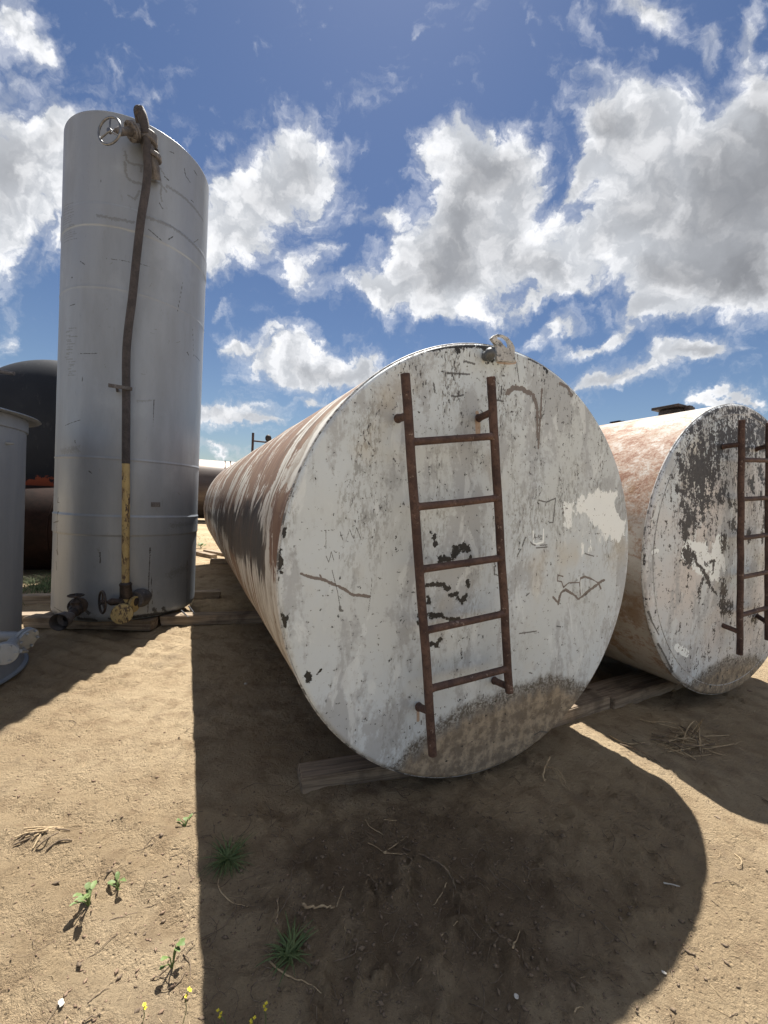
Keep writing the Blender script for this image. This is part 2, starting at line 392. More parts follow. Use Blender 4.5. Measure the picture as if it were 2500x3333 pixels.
def mat_shell1():
    g = material('streaked_shell'); uv = g.uv; p = g.obj
    A = g.rgb(g.attr('mask_a')); U = g.xyz(uv)[0]
    uv = g.vec('ADD', uv, g.vec('MULTIPLY', g.vec('SUBTRACT', g.noise(uv, 1.1, 5, .6, color=True, dims='2D'), (.5, .5, .5)), (.5, .7, 0)))
    st = g.mapping(uv, scale=(4.5, 0.9, 1)); st2 = g.mapping(uv, scale=(15.0, 1.5, 1))
    a = g.noise(st, 1.5, 8, .62, .25, dims='2D'); b = g.noise(st2, 1.0, 6, .65, dims='2D'); blot = g.noise(g.mapping(uv, scale=(2.4, 1.3, 1)), 1.0, 9, .68, .8, dims='2D')
    c = g.mix(g.step(b, .4, .62), (0.50, 0.49, 0.455), (0.30, 0.27, 0.23))
    rust = g.math('ADD', g.math('MULTIPLY', a, .28), g.math('ADD', g.math('MULTIPLY', b, .22), g.math('MULTIPLY', blot, 1.0)))
    c = g.mix(g.step(rust, .70, .745, 0, .93), c, g.mix(g.step(b, .35, .65), (0.12, 0.054, 0.028), (0.21, 0.128, 0.078)))
    c = g.mix(g.step(g.math('ADD', b, g.math('MULTIPLY', a, .4)), .80, .86, 0, .8), c, (0.10, 0.065, 0.045))
    lo = A[1]
    c = g.mix(g.math('MULTIPLY', lo, g.step(a, .38, .6, .15, .85)), c, g.mix(g.step(b, .4, .6), (0.34, 0.27, 0.195), (0.15, 0.09, 0.055)))
    bl = g.math('ADD', A[0], g.math('ADD', g.math('MULTIPLY', g.math('SUBTRACT', b, .5), .7), g.math('ADD', g.math('MULTIPLY', g.math('SUBTRACT', a, .5), .5), g.math('MULTIPLY', g.math('SUBTRACT', blot, .5), 1.1))))
    c = g.mix(g.step(bl, .40, .56, 0, .95), c, g.mix(g.step(b, .45, .7), (0.022, 0.019, 0.018), (0.08, 0.055, 0.042)))
    c = g.mix(g.step(g.noise(p, 60, 5, .7), .62, .7, 0, .6), c, (0.09, 0.07, 0.055))
    h = g.math('ADD', b, g.math('MULTIPLY', g.noise(p, 70, 4, .6), .5))
    return g.finish(c, g.step(bl, .4, .6, .68, .55), normal=g.bump(h, .25, .006))
def mat_shell2():
    g = material('rust_bloom_shell'); p = g.obj; A = g.rgb(g.attr('mask_a'))
    n = g.noise(g.mapping(p, scale=(1, .6, 1)), 7, 9, .72, .5); f = g.noise(p, 45, 6, .75); b = g.noise(p, 1.6, 5, .6)
    c = g.mix(g.step(b, .4, .6), (0.43, 0.42, 0.40), (0.34, 0.32, 0.29))
    k = g.math('ADD', g.math('MULTIPLY', n, .6), g.math('ADD', g.math('MULTIPLY', f, .4), g.math('MULTIPLY', A[0], .10)))
    c = g.mix(g.step(k, .49, .60, 0, .72), c, (0.25, 0.15, 0.095))
    c = g.mix(g.step(k, .585, .67, 0, .85), c, (0.17, 0.08, 0.05))
    d = g.math('ADD', g.noise(p, 3.4, 8, .68), g.math('MULTIPLY', A[1], .03))
    c = g.mix(g.step(d, .52, .68, 0, .75), c, (0.23, 0.155, 0.095))
    return g.finish(c, .8, normal=g.bump(g.math('ADD', f, g.math('MULTIPLY', n, .5)), .5, .008), spec=.2)
def mat_silver(name='silver_paint', base=(0.255, 0.285, 0.325), dark=(0.212, 0.238, 0.275), metal=.35, rough=.42):
    g = material(name); p = g.obj; A = g.rgb(g.attr('mask_a'))
    n = g.noise(g.mapping(p, scale=(1, 1, .18)), 3.0, 7, .6); f = g.noise(g.mapping(p, scale=(1, 1, .3)), 40, 6, .7); s_ = g.noise(p, 120, 4, .7)
    c = g.mix(g.step(n, .38, .68), base, dark)
    c = g.mix(g.step(f, .56, .72, 0, .35), c, (0.17, 0.175, 0.18))
    c = g.mix(g.step(g.noise(p, 1.4, 6, .6), .55, .7, 0, .3), c, tuple(min(1, x * 1.35) for x in base))
    rag = g.math('SUBTRACT', g.noise(p, 55, 6, .7), .5)
    c = g.mix(g.step(g.math('ADD', A[1], g.math('MULTIPLY', rag, 2.6)), .40, .62, 0, .6), c, (0.13, 0.135, 0.14))
    c = g.mix(g.step(g.math('ADD', A[0], g.math('MULTIPLY', rag, 2.0)), .42, .58, 0, .85), c, (0.03, 0.03, 0.032))
    c = g.mix(g.step(g.math('ADD', A[2], g.math('MULTIPLY', rag, 2.6)), .45, 1.0, 0, .4), c, (0.11, 0.105, 0.095))
    c = g.mix(g.step(s_, .70, .74, 0, .7), c, (0.08, 0.08, 0.08))
    h = g.math('ADD', g.noise(p, 3, 3, .5), g.math('MULTIPLY', f, .12))
    return g.finish(c, g.step(n, .3, .7, rough - .06, rough + .14), metal, normal=g.bump(h, .25, .02))
def mat_rust(name='rusty_steel', spec=.4, a=(0.050, 0.030, 0.027), b=(0.105, 0.064, 0.052), pale=(0.24, 0.19, 0.165), amt=.61, rough=.72, metal=0.0, sc=1):
    g = material(name); p = g.obj
    n = g.noise(p, 9 * sc, 7, .7); f = g.noise(p, 55 * sc, 5, .7)
    c = g.mix(g.step(n, .38, .62), a, b)
    c = g.mix(g.step(f, .45, .68, 0, .6), c, tuple(x * .5 for x in a))
    c = g.mix(g.step(g.noise(p, 24 * sc, 7, .72), amt, amt + .05, 0, .8), c, pale)
    return g.finish(c, rough, metal, normal=g.bump(g.math('ADD', f, n), .6, .003), spec=spec)
def mat_yellow():
    g = material('chipped_yellow_paint'); p = g.obj
    n = g.noise(g.mapping(p, scale=(1, 1, .35)), 26, 7, .7)
    A = g.rgb(g.attr('mask_a'))
    c = g.mix(g.step(g.noise(p, 5, 5, .6), .35, .7), (0.34, 0.265, 0.115), (0.27, 0.215, 0.105))
    c = g.mix(g.step(n, .54, .575), c, (0.05, 0.03, 0.022)); c = g.mix(g.step(g.noise(p, 12, 6, .65), .5, .68, 0, .6), c, (0.16, 0.105, 0.05))
    c = g.mix(g.step(g.noise(p, 70, 4, .7), .64, .7, 0, .8), c, (0.10, 0.07, 0.04))
    return g.finish(c, .6, normal=g.bump(n, .4, .003))
def mat_wood():
    g = material('weathered_timber'); p = g.obj
    gr = g.noise(g.mapping(p, scale=(1.2, 26, 26)), 1.6, 8, .65, .3); bl = g.noise(p, 5, 6, .6)
    c = g.mix(g.step(gr, .35, .65), (0.16, 0.122, 0.088), (0.33, 0.265, 0.195))
    c = g.mix(g.step(bl, .5, .7, 0, .6), c, (0.08, 0.06, 0.045))
    c = g.mix(g.step(gr, .36, .30, 0, .8), c, (0.03, 0.022, 0.017))
    return g.finish(c, .9, normal=g.bump(gr, .8, .006), spec=.2)
def mat_plain(name, a, b, rough=.8, sc=12, metal=0., bump=.2):
    g = material(name); n = g.noise(g.obj, sc, 6, .6)
    return g.finish(g.mix(g.step(n, .35, .65), a, b), rough, metal, normal=g.bump(n, bump, .004))
def mat_far():
    g = material('bare_weathered_steel'); p = g.obj
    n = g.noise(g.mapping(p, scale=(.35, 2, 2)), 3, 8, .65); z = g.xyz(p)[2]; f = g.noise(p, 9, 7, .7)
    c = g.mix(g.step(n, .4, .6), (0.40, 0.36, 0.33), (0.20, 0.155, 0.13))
    c = g.mix(g.step(g.math('ADD', z, g.math('MULTIPLY', n, .6)), 3.6, 3.1, 0, .92), c, (0.05, 0.038, 0.034))  # sunlit top strip and shaded flank painted in by height
    c = g.mix(g.step(f, .56, .68, 0, .6), c, (0.15, 0.09, 0.06))
    return g.finish(c, .42, .45, normal=g.bump(n, .2, .01))
def mat_black():
    g = material('navy_black_paint'); p = g.obj
    n = g.noise(p, .8, 6, .6); z = g.xyz(p)[2]
    c = g.mix(g.step(n, .4, .62), (0.008, 0.011, 0.018), (0.014, 0.018, 0.026))
    c = g.mix(g.step(g.noise(g.mapping(p, scale=(1, 1, .4)), 9, 7, .7), .58, .72, 0, .5), c, (0.06, 0.06, 0.065))
    k = g.math('ADD', z, g.math('MULTIPLY', g.math('SUBTRACT', g.noise(p, 3.2, 7, .72), .5), 1.1))
    c = g.mix(g.step(k, 1.66, 1.62), c, g.mix(g.step(n, .4, .6), (0.24, 0.055, 0.026), (0.16, 0.045, 0.025)))
    return g.finish(c, .7, normal=g.bump(n, .2, .02), spec=.25)

M_SAND = mat_sand(); M_CAP = mat_cap(); M_CAP2 = mat_cap(True); M_SH1 = mat_shell1(); M_SH2 = mat_shell2()
M_SILVER = mat_silver(); M_SILVER2 = mat_silver('grey_paint', (0.20, 0.228, 0.265), (0.165, 0.19, 0.225), .2, .5)
M_RUST = mat_rust(spec=.3); M_PIPE = mat_rust('brown_pipe', .4, (0.030, 0.027, 0.029), (0.056, 0.049, 0.051), (0.20, 0.17, 0.16), .68)
M_YEL = mat_yellow(); M_WOOD = mat_wood(); M_FAR = mat_far(); M_BLACK = mat_black()
M_IRON = mat_rust('dark_cast_iron', .4, (0.03, 0.026, 0.025), (0.065, 0.05, 0.045), (0.2, 0.18, 0.17), .7, rough=.6, metal=.3)
M_GIRON = mat_rust('grey_cast_iron', .4, (0.075, 0.07, 0.072), (0.13, 0.125, 0.128), (0.26, 0.25, 0.25), .6, rough=.6, metal=.2)
M_STEEL = mat_plain('worn_steel', (0.12, 0.125, 0.135), (0.20, 0.205, 0.215), .35, 30, .8)
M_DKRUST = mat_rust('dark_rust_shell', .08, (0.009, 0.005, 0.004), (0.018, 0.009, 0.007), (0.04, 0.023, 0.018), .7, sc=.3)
M_RIM = mat_rust('chipped_rim_paint', .4, (0.36, 0.37, 0.375), (0.50, 0.51, 0.51), (0.05, 0.05, 0.052), .52, rough=.5)
M_PLUG = mat_plain('grey_plastic', (0.055, 0.062, 0.07), (0.09, 0.10, 0.11), .45, 40)
M_STRAW = mat_plain('dry_straw', (0.40, 0.31, 0.19), (0.28, 0.20, 0.115), .9, 60)
M_ROOT = mat_plain('dark_root', (0.20, 0.15, 0.10), (0.09, 0.065, 0.045), .95, 60)
M_LEAF = mat_plain('weed_green', (0.075, 0.12, 0.03), (0.12, 0.165, 0.05), .65, 30)
M_GRASS = mat_plain('tuft_green', (0.05, 0.085, 0.022), (0.09, 0.12, 0.04), .7, 30)
M_PETAL = mat_plain('yellow_petal', (0.75, 0.62, 0.04), (0.62, 0.5, 0.03), .6, 30)
M_STONE = mat_plain('clod', (0.16, 0.105, 0.07), (0.25, 0.175, 0.12), .95, 60, bump=.8)
M_WHITE = mat_plain('pale_scrap', (0.55, 0.53, 0.48), (0.42, 0.39, 0.33), .7, 60)

# ------------------------------------------------------------------ ground
def axis(lo, hi, step, far, k=1.16):
    a = list(np.arange(lo, hi, step)); s_ = step; x = a[-1]
    while x < far: s_ *= k; x += s_; a.append(x)
    s_ = step; x = a[0]; b = []
    while x > -far: s_ *= k; x -= s_; b.append(x)
    return np.array(b[::-1] + a)
gx = axis(-3.2, 3.4, .0135, 3000); gy = axis(.75, 6.6, .0135, 3000)
GX, GY = np.meshgrid(gx, gy)
def ground_z(x, y):
    x = np.asarray(x, float); y = np.asarray(y, float)
    near = np.exp(-((np.abs(x) / 14) ** 4 + (np.abs(y) / 16) ** 4))
    z = .05 * (fbm(x * .55, y * .55, 3, 3) - .5) + .045 * (fbm(x * 2.6, y * 2.6, 4, 5) - .5) + .022 * (fbm(x * 11, y * 11, 5, 9, .66) - .5)
    cl = fbm(x * 16, y * 16, 4, 21, .6); z = z + (.016 + .03 * np.exp(-((x - .1) / .8) ** 2 - ((y - 1.5) / .6) ** 2)) * sstep(cl, .52, .76) * np.maximum(sstep(fbm(x * 1.8, y * 1.8, 3, 33), .42, .62), np.exp(-((x - .1) / .9) ** 2 - ((y - 1.5) / .6) ** 2))
    # shallow raked ruts crossing the lit sand
    q = (x * .28 + y * .96) * 34 + 7 * fbm(x * .9, y * .9, 3, 44)
    z = z + .012 * np.sin(q) * sstep(fbm(x * .8, y * .8, 3, 47), .42, .6) * sstep(-x, -.3, .5)
    # heap of loose soil in front of the big tank and two hollows
    def hump(cx, cy, rx, ry, h, ang=0):
        c_, s2_ = math.cos(ang), math.sin(ang); dx = (x - cx) * c_ + (y - cy) * s2_; dy = -(x - cx) * s2_ + (y - cy) * c_
        return h * np.exp(-(dx / rx) ** 2 - (dy / ry) ** 2)
    z = z + hump(.42, 1.75, .5, .2, .03, .4) + hump(.05, 1.45, .35, .25, .018) - hump(.62, 1.62, .25, .12, .02) + hump(.52, 1.28, .22, .07, .022, -.6) - hump(.5, 1.40, .2, .08, .02, -.3) + hump(.9, 1.9, .4, .2, .01)
    z = z - hump(-.35, 1.78, .10, .05, .016) - hump(.78, 1.35, .11, .05, .03, .5) - hump(1.0, 1.55, .10, .045, .026, .3) - hump(.3, 1.2, .10, .05, .028, -.4) - hump(-.9, 1.9, .12, .05, .022, .4) - hump(-1.1, 2.5, .14, .06, .022, .2) - hump(1.45, 1.75, .12, .05, .022, .6) - hump(-.7, 1.35, .1, .045, .018, .9) + hump(1.9, 2.35, .3, .2, .02)
    # kept below the tanks and timbers
    return (z - .006) * near
def gz(x, y): return float(ground_z(np.array([x]), np.array([y]))[0])
def on_ground(x, y, dz=0.0):
    p = gp(x, y); 
    for _ in range(3): p = gp(x, y, gz(p.x, p.y))
    return Vector((p.x, p.y, gz(p.x, p.y) + dz))
GZ = ground_z(GX, GY)
damp_shade = sstep(1.25 - np.hypot((GX - .25) / .95, (GY - 1.55) / .6), 0, 1) * .75 + .5 * np.exp(-(((GX - .1) / 1.6) ** 2 + ((GY - 4.5) / 2.6) ** 2))  # damp soil by the big tank, with shade deepened in the sand colour
me = grid_mesh('ground', GX, GY, GZ, attrs={'mask_a': (damp_shade, damp_shade * 0, damp_shade * 0)})
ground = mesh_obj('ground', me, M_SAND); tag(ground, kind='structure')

# ------------------------------------------------------------------ big tank
class TankFrame:
    def __init__(s, c, R, yaw):
        s.c = Vector(c); s.R = R; s.yaw = yaw
        s.a = Vector((-math.sin(yaw), math.cos(yaw), 0)); s.s = Vector((math.cos(yaw), math.sin(yaw), 0)); s.root = Vector((c[0], c[1], 0))
    def plane(s, x, y, off=0.0):      # point of the end plane (offset towards the viewer) in local u, v about the axis
        o = s.c - s.a * off; d = ray(x, y); t = (o - Vector((0, 0, EYE))).dot(s.a) / d.dot(s.a)
        w = Vector((0, 0, EYE)) + d * t - s.c
        return (w.dot(s.s), w.z)
    def side(s, x, y):                # point of the shell as (distance along axis, arc length from the top towards the left)
        d = ray(x, y); o = Vector((0, 0, EYE)) - s.c
        dp = d - s.a * d.dot(s.a); op = o - s.a * o.dot(s.a)
        A_ = dp.dot(dp); B_ = 2 * dp.dot(op); C_ = op.dot(op) - s.R ** 2; D_ = B_ * B_ - 4 * A_ * C_
        t = (-B_ - math.sqrt(max(D_, 0))) / (2 * A_); w = o + d * t
        return (w.dot(s.a), math.atan2(-w.dot(s.s), w.z) * s.R)
T1 = TankFrame((.6075, 2.1838, 1.2039), 1.1509, .4546)
T2 = TankFrame((2.8455, 3.2654, 1.2452), 1.1649, .4454)
def Z(x0, y0, k, pts): return [(x0 + p[0] * k, y0 + p[1] * k) for p in pts]
z4 = lambda *p: Z(1400, 1050, .42194, p)
z5 = lambda *p: Z(850, 1700, .40676, p)
z6 = lambda *p: Z(1400, 1700, .42194, p)
z7 = lambda *p: Z(1800, 1250, .49716, p)

def make_cap(T, name, mat, parent, strokes, rings=300, segs=1500, dish=.02, dirt_line=None):
    R = T.R; cz = T.c.z
    r = np.linspace(0, 1, rings) ** .75; th = np.linspace(0, 2 * PI, segs + 1)
    RR, TT = np.meshgrid(r, th, indexing='ij')
    # square-ish spacing: rings spread evenly, knuckle on the last few centimetres
    u_ = RR * R * np.sin(TT); v_ = RR * R * np.cos(TT)
    wav = .030 * (fbm(u_ * 1.6 + 5, v_ * 1.6, 3, 61) - .5) * (1 - RR ** 6)
    y_ = -dish * (1 - RR ** 2) + wav
    kn = np.clip((RR * R - (R - .022)) / .022, 0, 1); y_ = y_ + .022 * (1 - np.sqrt(np.clip(1 - kn ** 2, 0, 1)))
    P = np.stack([u_.ravel(), v_.ravel()], -1)
    ch = {k: np.zeros(len(P)) for k in ('line', 'black', 'white', 'dirt', 'brown', 'stain')}
    for kind, w, pts in strokes:
        uvp = [T.plane(*q) for q in pts]
        if kind.startswith('poly_'): 
            f = polyfield(P, uvp, w); ch[kind[5:]] = np.maximum(ch[kind[5:]], f)
        elif kind.startswith('cut_'):
            tmp = np.zeros(len(P)); segfield(P, uvp, w, tmp); ch[kind[4:]] = ch[kind[4:]] - .62 * sstep(tmp, 0, 1)
        else: segfield(P, uvp, w, ch[kind])
    if dirt_line:
        uvp = np.array([T.plane(*q) for q in dirt_line]); o = np.argsort(uvp[:, 0]); lim = np.interp(P[:, 0], uvp[o, 0], uvp[o, 1])
        ch['dirt'] = np.clip(.5 + (lim - P[:, 1]) / .45, 0, 1)
    sh = u_.shape
    me = grid_mesh(name, u_, y_, v_ + cz, attrs={'mask_a': (ch['line'], ch['black'], ch['white']), 'mask_b': (ch['dirt'], ch['brown'], ch['stain'])})
    return mesh_obj(name, me, mat, parent)

S1 = []
def S(kind, w, pts): S1.append((kind, w, pts))
S('brown', .030, z4((590, 545), (640, 505), (700, 512), (765, 550)))
S('brown', .024, z4((790, 565), (815, 640), (820, 720))); S('brown', .016, z4((820, 720), (820, 800), (822, 880)))
S('brown', .014, z4((858, 515), (850, 640), (840, 800), (828, 970)))
S('line', .008, z4((820, 1370), (880, 1385), (955, 1355), (945, 1450), (935, 1540), (905, 1542))); S('line', .007, z4((880, 1385), (875, 1412)))
S('line', .010, z4((715, 1655), (690, 1720))); S('line', .008, z4((672, 1755), (650, 1800)))
S('line', .006, z4((663, 310), (680, 460)))
# hand-lettered A-142 in its scratched frame
for st in ([(778, 1672), (788, 1630), (797, 1672)], [(782, 1656), (795, 1656)], [(800, 1655), (810, 1653)], [(817, 1636), (814, 1672)], [(822, 1636), (820, 1655), (833, 1653)], [(831, 1636), (829, 1672)], [(836, 1645), (846, 1640), (845, 1655), (835, 1670), (850, 1668)]):
    S('line', .0045, z4(*st))
S('line', .008, z4((800, 1735), (885, 1728))); S('line', .007, z4((830, 1715), (885, 1712))); S('line', .008, z4((755, 1690), (770, 1708), (792, 1715))); S('line', .007, z4((860, 1750), (865, 1768)))
S('white', .010, z4((775, 1608), (780, 1700), (800, 1705), (855, 1690), (860, 1592)))
S('poly_white', .09, z4((1035, 1385), (1100, 1370), (1220, 1315), (1330, 1290), (1440, 1300), (1490, 1400), (1510, 1500), (1500, 1650), (1460, 1690), (1380, 1665), (1290, 1710), (1210, 1765), (1160, 1810), (1130, 1760), (1065, 1830), (1050, 1700), (1060, 1640), (1025, 1570)))
S('cut_white', .11, z4((1130, 1505), (1170, 1500))); S('cut_white', .13, z4((1160, 1640), (1260, 1610))); S('cut_white', .09, z4((1080, 1680), (1085, 1760))); S('cut_white', .07, z4((1440, 1400), (1470, 1470)))
for q in ([(60, 285), (130, 280), (180, 205), (240, 180), (280, 205)], [(240, 180), (200, 215), (150, 270)]): S('black', .030, z6(*q))
for q in ([(290, 262), (285, 330)], [(15, 100), (25, 170)], [(270, 445), (275, 478)], [(265, 540), (255, 580), (215, 600)], [(140, 550), (175, 545)], [(120, 740), (205, 745)]): S('black', .022, z6(*q))
for q in ([(1345, 75), (1350, 85)], [(1368, 110), (1385, 178)], [(1312, 495), (1390, 488), (1440, 500), (1490, 530)], [(1500, 570), (1540, 568)], [(1560, 600), (1590, 630)], [(1250, 742), (1400, 738)], [(1250, 742), (1252, 800)], [(1318, 600), (1325, 630)], [(1350, 960), (1390, 972), (1415, 930)], [(1350, 730), (1440, 742)]): S('black', .021, z5(*q))
S('brown', .008, z6((975, 405), (1015, 415))); S('brown', .0075, z6((975, 410), (970, 450), (1005, 455), (1020, 500), (1060, 465), (1145, 462), (1155, 425), (1190, 415), (1240, 435), (1290, 465), (1335, 440)))
S('brown', .013, z6((1155, 430), (1190, 418), (1240, 437))); S('brown', .014, z6((935, 570), (975, 620), (1000, 540), (1035, 517), (1090, 550), (1135, 590), (1200, 545), (1290, 475), (1340, 445)))
S('brown', .016, z6((975, 625), (985, 580), (1000, 545))); S('brown', .017, z6((1180, 555), (1290, 475))); S('brown', .013, z6((1300, 480), (1312, 510))); S('brown', .010, z6((1145, 470), (1150, 560)))
S('brown', .013, z5((320, 412), (400, 440), (500, 460), (590, 500), (670, 535), (720, 575), (860, 590))); S('brown', .008, z5((470, 420), (480, 445)))
for q in ([(480, 68), (585, 60)], [(518, 62), (518, 210)], [(630, 75), (655, 150)], [(675, 155), (705, 55), (735, 130), (760, 40), (795, 140)], [(460, 220), (490, 210)], [(515, 260), (540, 320), (560, 235), (580, 305)], [(622, 235), (622, 290)], [(880, 430), (870, 560), (850, 710)], [(565, 380), (610, 560), (628, 680)]): S('line', .0032, z5(*q))
S('line', .012, z5((628, 672), (630, 703))); S('line', .010, z5((630, 703), (648, 704)))
for q in ([(1185, 1625), (1185, 1650)], [(1277, 1582), (1277, 1610)], [(908, 1610), (911, 1612)], [(1187, 1112), (1188, 1114)]): S('line', .007, z5(*q))
S('black', .020, z5((365, 1215), (385, 1225), (390, 1250), (375, 1262))); S('black', .010, z5((450, 1215), (478, 1175)))
S('stain', .030, z4((360, 740), (362, 800), (360, 880))); S('stain', .022, z4((355, 700), (375, 745)))
S('black', .035, z4((425, 215), (435, 275), (465, 295)))
S('black', .020, z4((-120, 235), (0, 205), (120, 188), (260, 178), (400, 180), (500, 195))); S('black', .016, z4((760, 275), (860, 320), (900, 365))); S('brown', .02, z4((1000, 470), (1060, 500), (1090, 560)))
for bx_, by_ in ((352, 745), (-148, 770)): S('stain', .02, z4((bx_, by_), (bx_ + 2, by_ + 90)))
for bx_, by_ in ((1250, 1470),): S('stain', .016, z5((bx_, by_), (bx_ + 2, by_ + 110)))
S('stain', .022, z4((520, 300), (600, 310), (650, 305)))
S('line', .010, z4((1400, 985), (1430, 1060), (1458, 1155))); S('line', .007, z4((1530, 1830), (1538, 1900)))
for q in ([(415, 240), (450, 280), (470, 250)], [(180, 180), (330, 175)], [(200, 190), (215, 230)], [(0, 205), (80, 190)], [(430, 185), (500, 180), (520, 230)], [(780, 270), (850, 310)], [(880, 340), (900, 370)]): S('black', .022, z4(*q))
for q in ([(25, 470), (35, 540)], [(160, 568), (200, 572), (250, 560)], [(130, 390), (300, 400)], [(270, 300), (340, 320)], [(510, 600), (555, 610)]): S('line', .010, z4(*q))
for q in ([(130, 220), (150, 200), (160, 330)], [(130, 380), (160, 400), (150, 345)], [(185, 60), (180, 110)], [(120, 430), (124, 480)], [(165, 750), (200, 768)], [(180, 760), (190, 830)]): S('black', .016, z5(*q))
S('line', .009, z6((475, 300), (478, 400), (535, 405))); S('line', .010, z6((485, 300), (488, 340)))
for q in ([(670, 850), (800, 832)], [(720, 560), (745, 540)], [(755, 1155), (775, 1160)], [(960, 795), (990, 800)], [(1190, 240), (1260, 262)], [(400, 1322), (398, 1350)], [(800, 1640), (850, 1610), (900, 1620)]): S('line', .008, z6(*q))
DIRT1 = z5((1000, 2050), (1080, 1950), (1180, 1800), (1340, 1700), (1450, 1590), (1598, 1500)) + z6((250, 1430), (500, 1350), (700, 1270), (960, 1190), (1100, 1260), (1180, 1290), (1230, 1260))

tank1 = empty('storage_tank', T1.root, 'huge central white tank with chipped flat end, rusty ladder and brown streaked side', 'tank', T1.yaw)
make_cap(T1, 'end_cap', M_CAP, tank1, S1, dirt_line=DIRT1)
L1 = 8.0
def make_shell(T, L, mat, parent, poly=None, low=None, rows=420, cols=360, skew=1.8, salmon=False):
    R = T.R; t = np.linspace(0, 1, rows) ** skew * L; th = np.linspace(-PI, PI, cols + 1)
    YY, TH = np.meshgrid(t + .022, th, indexing='ij')
    rad_ = R + .006 * (fbm(YY * .9, TH * 1.3, 3, 71) - .5) * sstep(YY, .02, .3)
    for wy in (L * .25, L * .5, L * .75): rad_ = rad_ + .004 * np.exp(-((YY - wy) / .012) ** 2)
    X = -rad_ * np.sin(TH); Zz = rad_ * np.cos(TH) + T.c.z; V = TH * R
    P = np.stack([YY.ravel(), V.ravel()], -1)
    a = polyfield(P, [T.side(*q) for q in poly], .22).reshape(YY.shape) if poly else np.zeros_like(YY)
    b = sstep(np.abs(TH), 1.55, 2.3)
    if salmon: a = np.exp(-((TH - .95) / .5) ** 2)
    me = grid_mesh('shell', X, YY, Zz, uv=(YY, V), attrs={'mask_a': (a, b, a * 0)})
    o = mesh_obj('shell', me, mat, parent)
    return o
zs = lambda *p: Z(600, 1350, .339, p)
T1POLY = 1
make_shell(T1, L1, M_SH1, tank1, poly=zs((190, 900), (300, 925), (430, 915), (560, 880), (700, 830), (745, 850), (785, 980), (800, 1200), (790, 1400), (815, 1640), (740, 1690), (680, 1500), (560, 1450), (450, 1290), (350, 1120), (250, 1020)))
mb = MB(); mb.lathe([(T1.R - .02, 0), (T1.R * .98, .02), (T1.R * .7, .04), (.001, .05)], 96, M=Matrix.Rotation(-PI / 2, 3, 'X'), c=(0, L1 + .02, T1.c.z)); mb.build('far_cap', M_RIM, tank1)
mb = MB(); mb.torus((0, .020, T1.c.z), (0, 1, 0), T1.R - .0005, .0065, 220, 8); mb.build('rim_weld', M_RIM, tank1)

def ladder(parent, T, rails, rungs, brackets, off, rr=.021, mat=M_RUST):
    root = MB()
    lad = bpy.data.objects.new('ladder', None); COL.objects.link(lad); lad.parent = parent
    P3 = lambda uv_, o=off: Vector((uv_[0], -o, uv_[1] + T.c.z))
    for a_, b_ in rails:
        mb = MB(); A_, B_ = P3(a_), P3(b_); n_ = 14
        pts = [A_.lerp(B_, i / n_) + Vector((random.uniform(-.0015, .0015), random.uniform(-.002, .002), 0)) for i in range(n_ + 1)]
        pts = [pts[0] + (pts[0] - pts[1]).normalized() * .001] + pts + [pts[-1] + (pts[-1] - pts[-2]).normalized() * .001]
        mb.ringtube(pts, [rr * .85] + [rr] * (n_ + 1) + [rr * .85], 16); mb.build('rail', mat, lad)
    for a_, b_ in rungs:
        mb = MB(); A_, B_ = P3(a_), P3(b_); d = (B_ - A_).normalized()
        mb.ringtube([A_ + d * .002, A_ + d * .03, A_.lerp(B_, .5) + Vector((0, 0, random.uniform(-.003, .001))), B_ - d * .03, B_ - d * .002], [rr * 1.02, rr * .84, rr * .82, rr * .84, rr * 1.02], 14)
        for e_, sg in ((A_, 1), (B_, -1)): mb.sphere(e_ + d * sg * (rr * .95), rr * .98, 10, 6, (.6, 1, 1))
        mb.build('rung', mat, lad)
    for a_, b_ in brackets:
        mb = MB(); A_ = Vector((a_[0], -.004 - .018, a_[1] + T.c.z)); B_ = P3(b_); d = (B_ - A_).normalized()
        mb.ringtube([A_, A_ + d * .006, A_ + d * .02, B_], [rr * 1.05, rr * .95, rr * .86, rr * .86], 14); mb.build('bracket', mat, lad)
    return lad
OFF = .13
rl = (T1.plane(875 / .6636, 808 / .6636, OFF), T1.plane(935 / .6636, 1630 / .6636, OFF)); rr_ = (T1.plane(1060 / .6636, 815 / .6636, OFF), T1.plane(1100 / .6636, 1495 / .6636, OFF))
def on_rail(rail, v_):
    (u0, v0), (u1, v1) = rail; t = (v_ - v0) / (v1 - v0); return (u0 + (u1 - u0) * t, v_)
rg = []
for yl, yr in ((955, 944), (1095, 1076), (1231, 1205), (1366, 1326), (1496, 1447)):
    a_ = T1.plane(885 / .6636, yl / .6636, OFF); b_ = T1.plane(1080 / .6636, yr / .6636, OFF); rg.append((on_rail(rl, a_[1]), on_rail(rr_, b_[1])))
bk = []
for (x_, y_), rail, yy in (((860, 904), rl, 898), ((1034, 903), rr_, 893), ((905, 1527), rl, 1547), ((1068, 1470), rr_, 1487)):
    w_ = T1.plane(x_ / .6636, y_ / .6636, .022); e_ = T1.plane((880 if rail is rl else 1085) / .6636, yy / .6636, OFF); bk.append((w_, on_rail(rail, e_[1])))
ladder(tank1, T1, [rl, rr_], rg, bk, OFF)

